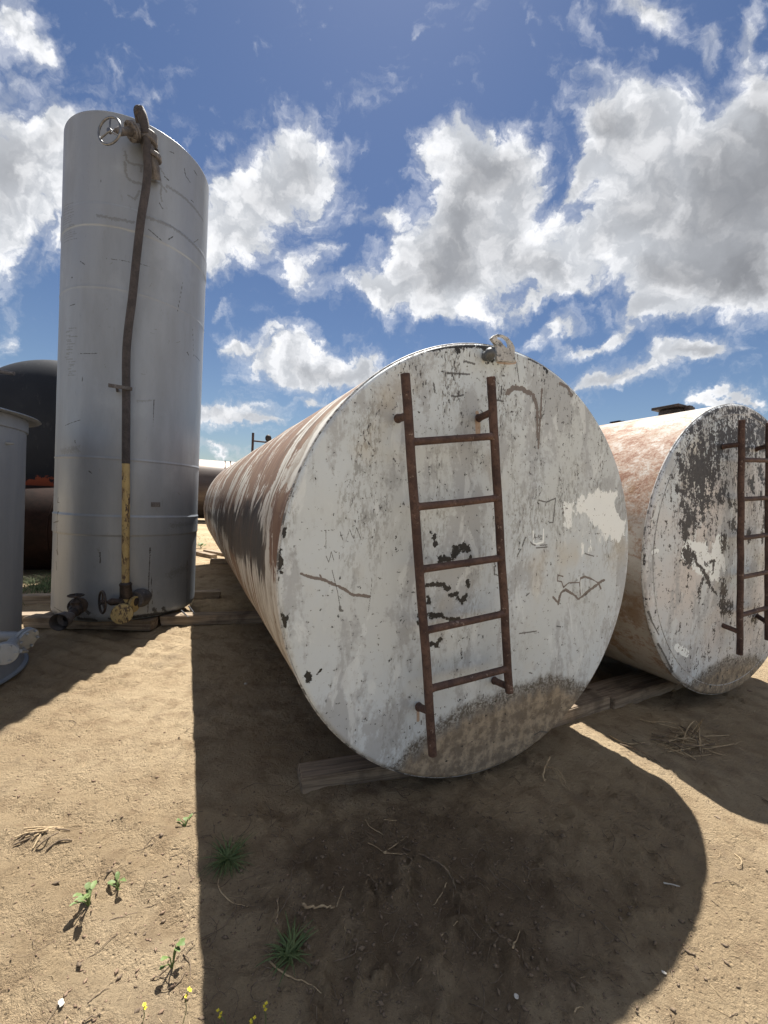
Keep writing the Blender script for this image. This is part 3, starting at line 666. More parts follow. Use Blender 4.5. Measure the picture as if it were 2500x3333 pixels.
# lifting lug with its eye, standing on the top rim
def ring_plate(name, outer, inner, y0, y1, mat, parent):
    n = len(outer); vs = []
    for y in (y0, y1):
        vs += [(p[0], y, p[1]) for p in outer]; vs += [(p[0], y, p[1]) for p in inner]
    fs = []
    for i in range(n):
        j = (i + 1) % n
        fs.append((i, j, n + j, n + i)); fs.append((2 * n + i, 3 * n + i, 3 * n + j, 2 * n + j))
        fs.append((i, 2 * n + i, 2 * n + j, j)); fs.append((n + i, n + j, 3 * n + j, 3 * n + i))
    mb = MB(); mb.add(vs, fs); return mb.build(name, mat, parent, smooth=False, bevel=.003)
lug_px = [(472, 120), (490, 98), (520, 88), (560, 92), (600, 112), (635, 150), (655, 190), (655, 250), (660, 305), (610, 300), (520, 295), (515, 230), (516, 180), (498, 155)]
inn_px = [(565 + (q_[0] - 565) * 1.18 - 4, 150 + (q_[1] - 150) * 1.35 + 2) for q_ in [(528, 126), (534, 120), (543, 116), (560, 116), (580, 124), (598, 140), (608, 160), (606, 178), (600, 183), (588, 178), (570, 162), (556, 145), (545, 136), (534, 132)]]
cvt = lambda L_: [(lambda q: (q[0], q[1] + T1.c.z))(T1.plane(*p_, .045)) for p_ in z4(*L_)]
ring_plate('lifting_lug', cvt(lug_px), cvt(inn_px), -.045, -.027, M_RIM, tank1)
pu, pv = T1.plane(*z4((476, 238))[0], .06); mb = MB()
mb.ringtube([(pu, -.01, pv + T1.c.z), (pu, -.04, pv + T1.c.z - .002), (pu, -.052, pv + T1.c.z - .004), (pu, -.064, pv + T1.c.z - .006), (pu, -.065, pv + T1.c.z - .006)], [.024, .027, .029, .018, .004], 20)
mb.sphere((pu, -.048, pv + T1.c.z + .003), .029, 18, 12); mb.build('plug', M_PLUG, tank1)
# ladder head and valve showing over the far end
lf = bpy.data.objects.new('far_ladder', None); COL.objects.link(lf); lf.parent = tank1
inv1 = Matrix.Rotation(-T1.yaw, 4, 'Z') @ Matrix.Translation(-T1.root)
YF = 9.5
def wl(x, y, Y): return inv1 @ at_depth(x, y, Y)
p_top = wl(824, 1409, YF); p_bot = Vector((p_top.x, p_top.y, .9)); MBx = MB(); MBx.ringtube([p_bot, p_top], .028, 10); MBx.build('rail', M_RUST, lf)
q_top = wl(878, 1424, YF); q_top = Vector((q_top.x, p_top.y + .0, q_top.z)); MBx = MB(); MBx.ringtube([Vector((q_top.x, q_top.y, .9)), q_top], .028, 10); MBx.build('rail', M_RUST, lf)
for zz in (wl(850, 1436, YF).z, 2.25, 1.94, 1.63, 1.3):
    MBx = MB(); MBx.ringtube([(p_top.x, p_top.y, zz), (q_top.x, q_top.y, zz)], .02, 10); MBx.build('rung', M_RUST, lf)
MBx = MB(); MBx.sphere(q_top, .075, 8, 6, (1, .7, 1.2)); MBx.sphere(q_top + Vector((.05, 0, -.1)), .06, 8, 6); MBx.build('vent_valve', M_IRON, tank1)

# ------------------------------------------------------------------ second tank on the right
S2 = []
def S_(k, w, p): S2.append((k, w, p))
S_('poly_brown', .16, z7((860, 560), (880, 450), (1000, 330), (1100, 255), (1240, 235), (1330, 250), (1408, 300), (1408, 380), (1250, 400), (1110, 420), (1060, 520), (1055, 640), (1010, 720), (990, 800), (985, 920), (940, 880), (880, 720), (830, 640)))
for w, q in ((.05, [(1110, 740), (1120, 790)]), (.035, [(1150, 780), (1160, 830)]), (.06, [(1330, 560), (1345, 650)]), (.03, [(1345, 760), (1345, 800)]), (.03, [(1110, 900), (1115, 930)]), (.06, [(860, 800), (870, 900), (830, 960)]), (.04, [(890, 650), (850, 720), (800, 690)])): S_('brown', w, z7(*q))
for k_ in range(46):
    px_, py_ = random.uniform(800, 1400), random.uniform(260, 1000) if k_ % 3 else random.uniform(300, 1500)
    S_('brown', random.uniform(.03, .09), z7((px_, py_), (px_ + random.uniform(-12, 12), py_ + random.uniform(10, 70))))
S_('poly_white', .09, z7((830, 1020), (870, 1010), (960, 1030), (980, 1110), (1030, 980), (1070, 985), (1082, 1150), (1080, 1265), (1055, 1190), (1035, 1290), (980, 1290), (975, 1230), (900, 1260), (870, 1180), (815, 1130)))
for w, q in ((.028, [(880, 1105), (920, 1190), (965, 1250), (980, 1290)]), (.026, [(960, 1175), (1010, 1150)]), (.022, [(1005, 1160), (1000, 1230)]), (.034, [(940, 1270), (920, 1330), (925, 1400)]), (.022, [(970, 1290), (1010, 1340), (1035, 1380)])): S_('brown', w, z7(*q))
S_('line', .012, z7((820, 730), (870, 800), (880, 900), (890, 935))); S_('line', .012, z7((650, 870), (658, 830)))
for q in ([(1000, 1780), (1003, 1810)], [(935, 1810), (938, 1830)], [(1175, 1960), (1200, 1910)], [(1300, 1530), (1300, 1570)]): S_('line', .012, z7(*q))
S_('white', .03, z7((650, 1100), (680, 1090))); S_('white', .06, z7((800, 1720), (860, 1760))); S_('white', .035, z7((1165, 900), (1205, 912)))
for q in ([(860, 330), (880, 300)], [(1000, 200), (1080, 170)], [(1150, 180), (1250, 170)], [(1300, 200), (1400, 270)], [(1380, 260), (1408, 300)]): S_('brown', .045, z7(*q))
for q in ([(630, 1490), (650, 1560), (690, 1640)], [(690, 1700), (790, 1890)]): S_('line', .012, z7(*q))
DIRT2 = z7((860, 2000), (900, 1960), (1000, 1870), (1100, 1810), (1250, 1785), (1320, 1800), (1400, 1840))
tank2 = empty('storage_tank', T2.root, 'white tank cut by the right edge, dark peeling end and salmon rust side', 'tank', T2.yaw)
make_cap(T2, 'end_cap', M_CAP2, tank2, S2, rings=220, segs=1000, dish=.05, dirt_line=DIRT2)
make_shell(T2, 7.0, M_SH2, tank2, rows=160, cols=200, salmon=True)
mb = MB(); mb.lathe([(T2.R - .02, 0), (T2.R * .98, .02), (T2.R * .7, .04), (.001, .05)], 96, M=Matrix.Rotation(-PI / 2, 3, 'X'), c=(0, 7.02, T2.c.z)); mb.build('far_cap', M_RIM, tank2)
mb = MB(); mb.torus((0, .020, T2.c.z), (0, 1, 0), T2.R - .001, .006, 220, 8); mb.build('rim_weld', M_RIM, tank2)
mb = MB(); mb.torus((0, -.006, T2.c.z), (0, 1, 0), T2.R * .93, .003, 220, 8); mb.build('weld_bead', M_RIM, tank2)
r2l = (T2.plane(2414, 1367, OFF), T2.plane(2407.6, 2130, OFF)); r2r = (T2.plane(2560, 1400, OFF), T2.plane(2499, 2090, OFF))
dx = .40; r2r = ((r2l[0][0] + dx, r2l[0][1] + .03), (r2l[1][0] + dx + .02, r2l[1][1] + .07))
rg2 = [(on_rail(r2l, v_), on_rail(r2r, v_ + .03)) for v_ in (.693, .403, .111, -.187, -.478)]
bk2 = []
for (x_, y_), rail in (((2352, 1454), r2l), ((2346, 2033), r2l), ((2461, 1462), r2r), ((2459, 2001), r2r)):
    w_ = T2.plane(x_, y_, .022); bk2.append((w_, on_rail(rail, w_[1] + (.01 if y_ < 1500 else -.03))))
ladder(tank2, T2, [r2l, r2r], rg2, bk2, OFF)
inv2 = Matrix.Rotation(-T2.yaw, 4, 'Z') @ Matrix.Translation(-T2.root)
def top_y(x, y):   # where a sight line meets the top line of tank 2
    d = ray(x, y); o = Vector((0, 0, EYE)); n_ = T2.s
    t = (T2.c - o).dot(n_) / d.dot(n_); return (o + d * t - T2.c).dot(T2.a)
zt = T2.c.z + T2.R
for (xa, ya), w_, h_, nm in (((2190, 1335), .26, .075, 'manway_hatch'), ((2012, 1372), .12, .035, 'top_fitting')):
    yy = min(6.5, max(.4, abs(top_y(xa, ya))))
    mb = MB(); mb.disc((0, yy, zt + h_ * .3), (0, 0, 1), w_ * .42, h_, 28); mb.box((0, yy, zt + h_ * .95), (w_, w_ * .9, h_ * .35)); mb.box((0, yy - w_ * .5, zt + h_ * .5), (.06, .05, h_))
    mb.build(nm, M_DKRUST if nm != 'manway_hatch' else M_IRON, tank2, smooth=False, bevel=.006)

# ------------------------------------------------------------------ tall silver tank
TC = Vector((-3.0306, 4.8619, 0)); TR = .7226; TB = .11; TT_ = 5.2856
TN = (-TC).normalized(); TTg = Vector((-TN.y, TN.x, 0))
tower = empty('vertical_tank', TC, 'tall narrow silver upright tank with brown and yellow pipe down its front', 'tank')
def cylhit(x, y, C0, R):
    d = ray(x, y); ox, oy = -C0.x, -C0.y; A_ = d.x ** 2 + d.y ** 2; B_ = 2 * (d.x * ox + d.y * oy); C_ = ox * ox + oy * oy - R * R
    D_ = B_ * B_ - 4 * A_ * C_; t = (-B_ - math.sqrt(max(D_, 0))) / (2 * A_)
    x_, y_, z_ = d.x * t + ox, d.y * t + oy, EYE + d.z * t
    return (math.atan2(x_, -y_) * R, z_)
z1 = lambda *p: Z(0, 250, .48222, p)
z2 = lambda *p: Z(0, 1200, .48222, p)
prof = [(.001, TB)] 
def tower_body():
    zz = np.concatenate([[TB], TB + .09 * (1 - np.cos(np.linspace(0, PI / 2, 10))), np.linspace(TB + .1, TT_ - .01, 760), [TT_]])
    rad_ = np.full_like(zz, TR); rad_[0] = TR - .09
    rad_[1:11] = TR - .09 + .09 * np.sin(np.linspace(0, PI / 2, 10)); rad_[-1] = TR - .01
    def band(a, b, h=.008):
        return h * (sstep(zz, a - .004, a) - sstep(zz, b, b + .004))
    rad_ = rad_ + band(1.026, 1.222) + band(4.15, 4.37, .005) + .005 * np.exp(-((zz - 1.82) / .008) ** 2) + .003 * np.exp(-((zz - 3.54) / .008) ** 2) + .006 * np.exp(-((zz - 1.226) / .008) ** 2)
    th = np.linspace(-PI, PI, 541); ZZ, TH = np.meshgrid(zz, th, indexing='ij'); RR = np.repeat(rad_[:, None], len(th), 1)
    RR = RR + .008 * (fbm(TH * 1.5, ZZ * .8, 3, 81) - .5)
    P = np.stack([(TH * TR).ravel(), ZZ.ravel()], -1); a = np.zeros(len(P)); b = np.zeros(len(P)); c = np.zeros(len(P))
    H = lambda q: [cylhit(x, y, TC, TR) for x, y in q]
    for q, w in (([(845, 505), (855, 560), (870, 580), (900, 590), (960, 598)], .022), ([(845, 580), (848, 640), (860, 680), (900, 710), (970, 728)], .024), ([(950, 600), (955, 640)], .018), ([(1060, 600), (1080, 680), (1090, 740)], .018), ([(1015, 705), (1070, 715), (1100, 740), (1125, 775)], .02), ([(1090, 740), (1085, 800), (1095, 840)], .018),
                 ([(870, 800), (910, 830), (945, 770)], .018), ([(1075, 610), (1110, 660)], .014), ([(660, 940), (760, 960), (900, 985)], .03), ([(990, 950), (1150, 1010), (1380, 1240)], .03), ([(1130, 740), (1250, 820), (1370, 970)], .03)):
        segfield(P, H(z1(*q)), w, b)
    for q, w in (([(1110, 670), (1138, 697)], .012), ([(1245, 620), (1255, 670), (1285, 712)], .010), ([(1310, 630), (1332, 668)], .010), ([(1000, 1030), (1085, 1103)], .009), ([(1135, 1100), (1165, 1080)], .010), ([(530, 1870), (660, 1867)], .007), ([(740, 1230), (840, 1243), (1015, 1283)], .006), ([(1235, 1380), (1195, 1600)], .004), ([(1315, 1880), (1350, 1920)], .008), ([(1265, 1860), (1275, 1880)], .012), ([(1300, 1700), (1310, 1900)], .004), ([(485, 1353), (488, 1356)], .014), ([(540, 1600), (541, 1612)], .008), ([(1075, 850), (1098, 890)], .010),
                 ([(470, 1545), (505, 1535)], .008), ([(680, 690), (683, 715)], .007)):
        segfield(P, H(z1(*q)), w, a)
    for k in range(16):
        y_ = 850 + k * 16 + random.uniform(-5, 5); segfield(P, H(z1((430, y_ + 30), (470, y_ + 8), (505 + random.uniform(-15, 15), y_))), .008, b)
    for k in range(22):
        y_ = 1700 + k * 15 + random.uniform(-6, 6); x_ = 440 + random.uniform(0, 30); segfield(P, H(z1((x_, y_), (x_ + random.uniform(20, 60), y_ - 3))), .010, b)
    for k in range(26):
        y_ = random.uniform(500, 2100); x_ = random.uniform(430, 1380); l_ = random.uniform(5, 40); an = random.uniform(0, PI)
        segfield(P, H(z1((x_, y_), (x_ + l_ * math.cos(an), y_ + l_ * math.sin(an)))), random.uniform(.004, .008), b if random.random() < .7 else a)
    for q, w in (([(395, 965), (390, 1100), (388, 1240)], .010), ([(393, 965), (397, 985)], .02), ([(370, 1040), (400, 1030)], .012), ([(385, 1225), (392, 1255)], .02), ([(380, 1300), (385, 1360)], .012), ([(395, 870), (390, 900), (400, 905)], .010), ([(1015, 1215), (1005, 1400), (998, 1640)], .009), ([(1020, 1380), (1028, 1590)], .007), ([(1012, 1212), (1014, 1230)], .018), ([(675, 1240), (678, 1310)], .012), ([(1263, 1290), (1262, 1600)], .009), ([(440, 385), (545, 345)], .006), ([(600, 690), (618, 705)], .010), ([(505, 485), (508, 500)], .010),
                 ([(370, 1610), (420, 1640), (470, 1650)], .010), ([(1040, 210), (1030, 440)], .004), ([(895, 370), (1005, 640)], .0001)):
        segfield(P, H(z2(*q)), w, a)
    for q in ([(740, 1690), (900, 1680), (1050, 1655)], [(1040, 1620), (1055, 1650)], [(1100, 1615), (1120, 1640)], [(980, 1665), (1250, 1625)], [(520, 1690), (640, 1700)], [(560, 1620), (600, 1650)]): segfield(P, H(z2(*q)), .035, a)
    for q, w in (([(930, 220), (1025, 215)], .03), ([(1150, 1390), (1260, 1340)], .12), ([(1150, 1060), (1310, 1040)], .08), ([(370, 1640), (400, 1660)], .05), ([(500, 1640), (620, 1680)], .12), ([(660, 1215), (668, 1240)], .03), ([(1200, 835), (1215, 850)], .02), ([(420, 560), (520, 540)], .1)): segfield(P, H(z2(*q)), w, c)
    X = RR * np.sin(TH); Y = -RR * np.cos(TH)
    sh = X.shape
    me = grid_mesh('body', X, Y, ZZ, attrs={'mask_a': (a, b, c)})
    return mesh_obj('body', me, M_SILVER, tower)
tower_body()
mb = MB(); mb.lathe([(TR - .012, TT_ - .002), (TR * .8, TT_ + .012), (.001, TT_ + .03)], 96); mb.build('roof', M_SILVER, tower)
mb = MB(); mb.lathe([(.001, TB), (TR - .088, TB)], 96); mb.build('floor_plate', M_SILVER, tower)
STO = TR + .13
def TP(x, y, off=STO):   # point of the plane in front of the tall tank, in the tank's own coordinates
    o = TC + TN * off; d = ray(x, y); t = (o - Vector((0, 0, EYE))).dot(TN) / d.dot(TN)
    return Vector((0, 0, EYE)) + d * t - TC
pipe_px = [(455, 352), (466, 375), (475, 420), (478, 480), (481, 549), (475, 616), (460, 708), (444, 843), (431.6, 964), (417, 1079), (411, 1166), (411, 1296), (410.5, 1400), (410, 1509)]
def smooth_path(P, n=6):
    out = []
    for i in range(len(P) - 1):
        p0 = P[max(i - 1, 0)]; p1 = P[i]; p2 = P[i + 1]; p3 = P[min(i + 2, len(P) - 1)]
        for k in range(n):
            t = k / n; out.append(.5 * ((2 * p1) + (-p0 + p2) * t + (2 * p0 - 5 * p1 + 4 * p2 - p3) * t * t + (-p0 + 3 * p1 - 3 * p2 + p3) * t ** 3))
    out.append(P[-1]); return out
mb = MB(); mb.ringtube(smooth_path([TP(*q) for q in pipe_px]), .037, 18); mb.build('fill_pipe', M_PIPE, tower)
mb = MB(); P_ = smooth_path([TP(410, 1505), TP(410, 1634), TP(409, 1800), TP(409, 1960)]); mb.ringtube(P_, .0355, 18); o_ = mb.build('lower_pipe', M_YEL, tower); o_['label'] = 'chipped yellow lower length of pipe'
mb = MB(); p0 = TP(409, 1908); p1 = TP(411, 1938); mb.ringtube([p0 + Vector((0, 0, .04)), p0 + Vector((0, 0, .02)), p0, p1, p1 - Vector((0, 0, .03))], [.045, .06, .052, .058, .046], 14); mb.build('coupling', M_IRON, tower)
# clamp on the pipe
mb = MB(); c_ = TP(404, 1265); Rm = Matrix((TTg, -TN, Vector((0, 0, 1)))).transposed(); mb.box(c_ + TN * .045 - TTg * .03, (.20, .018, .035), M=Rm); mb.box(c_ - TN * .09 - TTg * .06, (.02, .26, .03), M=Rm); mb.disc(c_ + TN * .06 + TTg * .06, TN, .012, .02, 8); mb.disc(c_ + TN * .06 - TTg * .10, TN, .012, .02, 8)
mb.build('pipe_clamp', M_GIRON, tower, smooth=False, bevel=.002)
# top: elbow, gate valve with hand wheel, return nozzle
mb = MB(); e0 = TP(470, 400); mb.ringtube(smooth_path([TP(475, 440), TP(462, 372), TP(452, 352) - TN * .06, TP(470, 400) - TN * .17 + Vector((0, 0, .02)), TP(495, 455) - TN * .16]), [.046] * 24 + [.044], 16)
mb.sphere(TP(455, 366), .044, 12, 8); mb.build('top_elbow', M_PIPE, tower)
mb = MB(); q0 = TP(482, 440) - TN * .05; mb.disc(q0, Vector((0, 0, 1)), .09, .10, 20); mb.disc(q0 + Vector((0, 0, -.16)) + TTg * .05, Vector((0, 0, 1)), .08, .05, 20); mb.ringtube([q0 + Vector((0, 0, -.08)), q0 + Vector((0, 0, -.26)) + TTg * .06, q0 + Vector((0, 0, -.34)) + TTg * .08 - TN * .05], [.06, .055, .05], 14); mb.build('top_flange', M_GIRON, tower)
def gate_valve(parent, wheel_c, wheel_axis, body_c, Rw, mat, fl=.07, wheel_mat=None):
    v_ = bpy.data.objects.new('valve', None); COL.objects.link(v_); v_.parent = parent
    ax = Vector(wheel_axis).normalized(); d = (Vector(body_c) - Vector(wheel_c))
    mb = MB(); mb.ringtube([wheel_c, Vector(wheel_c) + d * .5], .012, 10); mb.ringtube([Vector(wheel_c) + d * .18, Vector(wheel_c) + d * .3, Vector(wheel_c) + d * .5, Vector(wheel_c) + d * .72, Vector(wheel_c) + d], [.02, .038, .03, .048, .055], 14)
    mb.disc(Vector(wheel_c) + d * .66, d, fl, .022, 20); mb.disc(Vector(wheel_c) + d * .74, d, fl, .022, 20); mb.sphere(Vector(body_c), .068, 14, 10)
    dn = d.normalized(); r1 = dn.cross(Vector((0, 0, 1))); r1 = r1.normalized() if r1.length > .1 else Vector((1, 0, 0)); r2 = dn.cross(r1)
    for k in range(6):
        a_ = k * PI / 3 + .3; mb.disc(Vector(wheel_c) + d * .70 + (r1 * math.cos(a_) + r2 * math.sin(a_)) * fl * .8, d, .011, .075, 6)
    mb.build('valve_body', mat, v_)
    mb = MB(); mb.torus(wheel_c, ax, Rw, .0105, 40, 10); mb.disc(wheel_c, ax, .024, .03, 14)
    e1 = ax.cross(Vector((0, 0, 1))); e1 = e1.normalized() if e1.length > .1 else Vector((1, 0, 0)); e2 = ax.cross(e1)
    for k in range(3):
        a_ = k * 2 * PI / 3 + .5; mb.ringtube([wheel_c, Vector(wheel_c) + (e1 * math.cos(a_) + e2 * math.sin(a_)) * Rw], .008, 8)
    mb.build('hand_wheel', wheel_mat or mat, v_)
    return v_
wc = TP(357, 426, STO + .08); gate_valve(tower, wc, (-TTg * .70 + TN * .72), TP(462, 420) - TN * .04, .125, M_GIRON, .085, M_STEEL)
wc = TP(333, 1960, STO + .03); gate_valve(tower, wc, (-TTg * .93 + TN * .28), TP(428, 1960) - TN * .03, .108, M_IRON, .05)
mb = MB(); f0 = TP(398, 1991) + TN * .09; mb.disc(f0, TN * .92 - TTg * .12 + Vector((0, 0, .05)), .098, .026, 32); mb.disc(f0 - TN * .034, TN * .92 - TTg * .12 + Vector((0, 0, .05)), .096, .026, 32); mb.ringtube([f0, f0 - TN * .16], .055, 18)
f1 = TP(437, 1966) - TN * .0; mb.disc(f1, TN * .45 + TTg * .65, .082, .03, 28)
o_ = mb.build('flange', M_YEL, tower)
for k in range(4):
    mb = MB(); a_ = PI / 4 + k * PI / 2; mb.disc(f0 + TN * .016 + (TTg * math.cos(a_) + Vector((0, 0, 1)) * math.sin(a_)) * .07, TN, .013, .03, 6); mb.build('bolt', M_YEL, o_)
mb = MB(); f2 = TP(447, 1955) - TN * .04; mb.ringtube([f2 + TTg * -.02, f2 + TTg * .03 - TN * .08, f2 + TTg * .06 - TN * .16], [.08, .10, .085], 18); mb.build('nozzle', M_GIRON, tower)
# drain valve at the lower left with an open spout
vd = bpy.data.objects.new('drain_valve', None); COL.objects.link(vd); vd.parent = tower
w0 = TP(247, 1938, TR + .16); b0 = TP(247, 1985, TR + .16)
mb = MB(); mb.ringtube([w0, b0 + Vector((0, 0, .06)), b0], [.012, .014, .02], 10); mb.ringtube([w0 + Vector((0, 0, -.03)), w0.lerp(b0, .45), w0.lerp(b0, .7), b0], [.02, .045, .036, .05], 14); mb.sphere(b0, .062, 14, 10)
mb.ringtube([b0 - TN * .25, b0 + TN * .02, b0 + TN * .10 + Vector((0, 0, -.03)) - TTg * .03], [.045, .042, .04], 14); mb.disc(b0 - TN * .16, TN, .085, .03, 18)
mb.build('valve_body', M_IRON, vd)
mb = MB(); mb.torus(w0, (0, 0, 1), .062, .008, 30, 8); mb.ringtube([w0 - TTg * .06, w0 + TTg * .06], .007, 8); mb.ringtube([w0 - TN * .06, w0 + TN * .06], .007, 8); mb.build('hand_wheel', M_IRON, vd)
s0 = b0 + TN * .10 - TTg * .03 + Vector((0, 0, -.03)); s1 = TP(193, 2025, TR + .42)
mb = MB(); d_ = (s1 - s0); mb.ringtube([s0, s0 + d_ * .35, s0 + d_ * .5, s1 + d_ * .05], [.040, .045, .070, .078], 18, caps=False); mb.ringtube([s1 + d_ * .05, s0 + d_ * .52, s0 + d_ * .4], [.072, .064, .03], 18, caps=False); mb.build('spout', M_GIRON, vd)
# small steel loop bracket catching the sun beside the base
mb = MB(); b1 = TP(590, 1987, TR - .12); b2 = TP(611, 2007, TR - .02); b3 = TP(614, 1972, TR - .18); b4 = TP(634, 1998, TR - .10)
mb.ringtube([b1, b2, b4, b3], .009, 8); mb.ringtube([b2 + Vector((0, 0, -.005)), b2 + TTg * .10 + Vector((0, 0, -.008))], .009, 8); mb.build('loop_bracket', M_STEEL, tower)
mb = MB(); t0 = TP(505, 500, TR + .0); mb.ringtube([t0 - TN * .06, t0 + TN * .05], .03, 12); mb.build('side_fitting', M_IRON, tower)
mb = MB(); pc = [cylhit(*q, TC, TR) for q in z2((1027, 902), (1072, 932))]; a0 = (pc[0][0] + pc[1][0]) / 2 / TR; zc_ = (pc[0][1] + pc[1][1]) / 2
Rp = Matrix.Rotation(a0, 3, 'Z'); mb.box(Rp @ Vector((0, -TR - .004, 0)) + Vector((0, 0, zc_)), (.09, .008, .05), M=Rp); mb.build('name_plate', M_GIRON, tower, smooth=False)

# ------------------------------------------------------------------ small grey tank cut by the left edge
LC = Vector((-3.665, 2.875, 0)); d = ray(82, 1604); n_ = Vector((d.y, -d.x, 0)).normalized(); LR = abs(LC.dot(n_))
d = ray(89, 2100); 
LR = LR if LR > .6 else .82
LTOP = 2.03
ltank = empty('vertical_tank', LC, 'short grey upright tank with flared lid cut by the left edge', 'tank')
mb = MB(); mb.lathe([(.001, .05), (LR - .01, .05), (LR, .06), (LR, .4), (LR, 1.2), (LR, LTOP - .10), (LR + .012, LTOP - .095), (LR + .012, LTOP)], 160); mb.build('body', M_SILVER2, ltank)
mb = MB(); mb.lathe([(LR - .02, LTOP), (LR + .015, LTOP + .002), (LR + .085, LTOP - .002), (LR + .095, LTOP + .004), (LR + .085, LTOP + .012), (LR + .01, LTOP + .03), (LR * .6, LTOP + .09), (.001, LTOP + .13)], 160); mb.build('lid', M_SILVER2, ltank)
mb = MB(); mb.lathe([(LR - .03, .012), (.885, .012), (.89, .02), (.885, .03), (.86, .034), (LR + .004, .12)], 160); mb.build('base_skirt', M_SILVER2, ltank)
L_ = lambda x, y, Y: at_depth(x, y, Y) - LC
mb = MB(); a_ = L_(-60, 2070, 2.72); b_ = L_(66, 2072, 2.86); mb.ringtube([a_, b_], .034, 16); dd = (b_ - a_).normalized(); fa = (dd * .75 + Vector((.1, -.55, 0))).normalized(); mb.disc(b_ + fa * .03, fa, .078, .022, 28); mb.disc(b_ + fa * .056, fa, .078, .022, 28)
for k in range(6):
    q = k * PI / 3; e1 = fa.cross(Vector((0, 0, 1))).normalized(); e2 = fa.cross(e1); mb.disc(b_ + fa * .05 + (e1 * math.cos(q) + e2 * math.sin(q)) * .062, fa, .009, .065, 6)
mb.build('outlet_flange', M_SILVER2, ltank)
mb = MB(); c_ = L_(16, 2128, 2.52); fb = Vector((.55, -.83, 0)).normalized(); mb.disc(c_, fb, .068, .022, 28); mb.disc(c_ - fb * .03, fb, .068, .022, 28); mb.ringtube([c_, c_ - fb * .25], .032, 14)
for k in range(6):
    q = k * PI / 3; e1 = fb.cross(Vector((0, 0, 1))).normalized(); e2 = fb.cross(e1); mb.disc(c_ + (e1 * math.cos(q) + e2 * math.sin(q)) * .053 - fb * .01, fb, .008, .06, 6)
mb.ringtube([c_ + Vector((.05, .05, 0)), b_ + fa * .05 + Vector((0, 0, -.09))], .012, 10); mb.build('drain_flange', M_SILVER2, ltank)
lug_a, lug_z = cylhit(22, 1442, LC, LR); mb = MB(); pa = Vector((LR * math.sin(lug_a / LR), -LR * math.cos(lug_a / LR), lug_z)); pn = Vector((pa.x, pa.y, 0)).normalized(); mb.ringtube([pa - pn * .01, pa + pn * .02, pa + pn * .05], [.018, .012, .008], 10); mb.build('lug', M_SILVER2, ltank)
mb = MB(); a_ = L_(-160, 1190, 3.2); b_ = L_(46, 1216, 3.3); mb.ringtube(smooth_path([Vector((a_.x - .3, a_.y, LTOP + .06)), a_ + Vector((-.25, 0, -.1)), a_, b_]), .017, 12); mb.build('vent_pipe', M_GIRON, ltank)

# ------------------------------------------------------------------ black tank and dark rusty tank behind
BR = 1.634; bc = at_depth(200, 1443, 8.2)
btank = empty('storage_tank', (bc.x, bc.y, 0), 'very large black tank with domed end and orange patch, behind the silver tank', 'tank', .45)
mb = MB(); pr = [(.001, -BR * .4)] + [(BR * math.sin(t), -BR * .4 * math.cos(t)) for t in np.linspace(.04, PI / 2, 26)] + [(BR, 2), (BR, 9.0), (BR * .7, 10), (.001, 10.4)]
mb.lathe(pr, 96, M=Matrix.Rotation(-PI / 2, 3, 'X'), c=(0, 0, bc.z)); mb.build('body', M_BLACK, btank)
for yy in (1.5, 7.0):
    mb = MB(); mb.box((0, yy, .5), (3.2, .3, 1.1)); mb.build('saddle', M_DKRUST, btank, smooth=False, bevel=.02)
rc = at_depth(40, 1700, 7.1); RRd = .745
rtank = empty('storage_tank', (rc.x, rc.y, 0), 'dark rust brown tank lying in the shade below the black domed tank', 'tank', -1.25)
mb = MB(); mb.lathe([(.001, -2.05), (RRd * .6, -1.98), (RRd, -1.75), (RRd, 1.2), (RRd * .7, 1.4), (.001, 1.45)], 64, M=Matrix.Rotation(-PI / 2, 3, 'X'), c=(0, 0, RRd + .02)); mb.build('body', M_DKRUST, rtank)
for yy in (-1.2, .8):
    mb = MB(); mb.torus((0, yy, RRd + .02), (0, 1, 0), RRd, .012, 60, 6); mb.build('hoop', M_DKRUST, rtank)

# added unseen upright tank behind the silver one, casts shade between the tanks
shade_tank = empty('vertical_tank', (-4.5, 7.3, 0), 'added grey upright tank, unseen behind the tall silver tank, to shade the ground', 'tank')
mb = MB(); mb.lathe([(.001, .1), (.72, .1), (.8, .18), (.8, 4.2)], 96); mb.build('body', M_SILVER2, shade_tank)
mb = MB(); mb.lathe([(.801, 4.2), (.6, 4.27), (.001, 4.34)], 96); mb.build('roof', M_SILVER2, shade_tank)

# far tank lying across the gap
f_l = at_depth(500, 1500, 20.5); fr = at_depth(1000, 1520, 23.5)
FRd = 1.62; dv = (fr - f_l); dv.z = 0; yawf = math.atan2(dv.y, dv.x)
ftank = empty('storage_tank', ((f_l.x + fr.x) / 2, (f_l.y + fr.y) / 2 + 1.2, 0), 'long bare rusty steel tank lying crosswise far off in the gap between the tanks', 'tank', yawf)
topz = at_depth(647, 1488, 21.0).z; cz_ = topz - FRd
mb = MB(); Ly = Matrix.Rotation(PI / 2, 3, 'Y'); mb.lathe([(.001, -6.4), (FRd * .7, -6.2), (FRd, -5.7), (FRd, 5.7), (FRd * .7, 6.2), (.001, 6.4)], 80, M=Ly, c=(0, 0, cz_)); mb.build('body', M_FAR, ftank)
for xx in (-4.2, 4.2):
    mb = MB(); mb.box((xx, 0, (cz_ - FRd) / 2 + .12), (.35, 2.0, cz_ - FRd + .3)); mb.build('saddle', M_DKRUST, ftank, smooth=False)
hx = at_depth(735, 1495, 21.3); hl = (Matrix.Rotation(-yawf, 4, 'Z') @ (hx - Vector(ftank.location))).x
for k in (0, .28):
    mb = MB(); mb.torus((hl + k, 0, cz_), (1, 0, 0), FRd + .02, .028, 90, 6); mb.build('hoop', M_DKRUST, ftank)

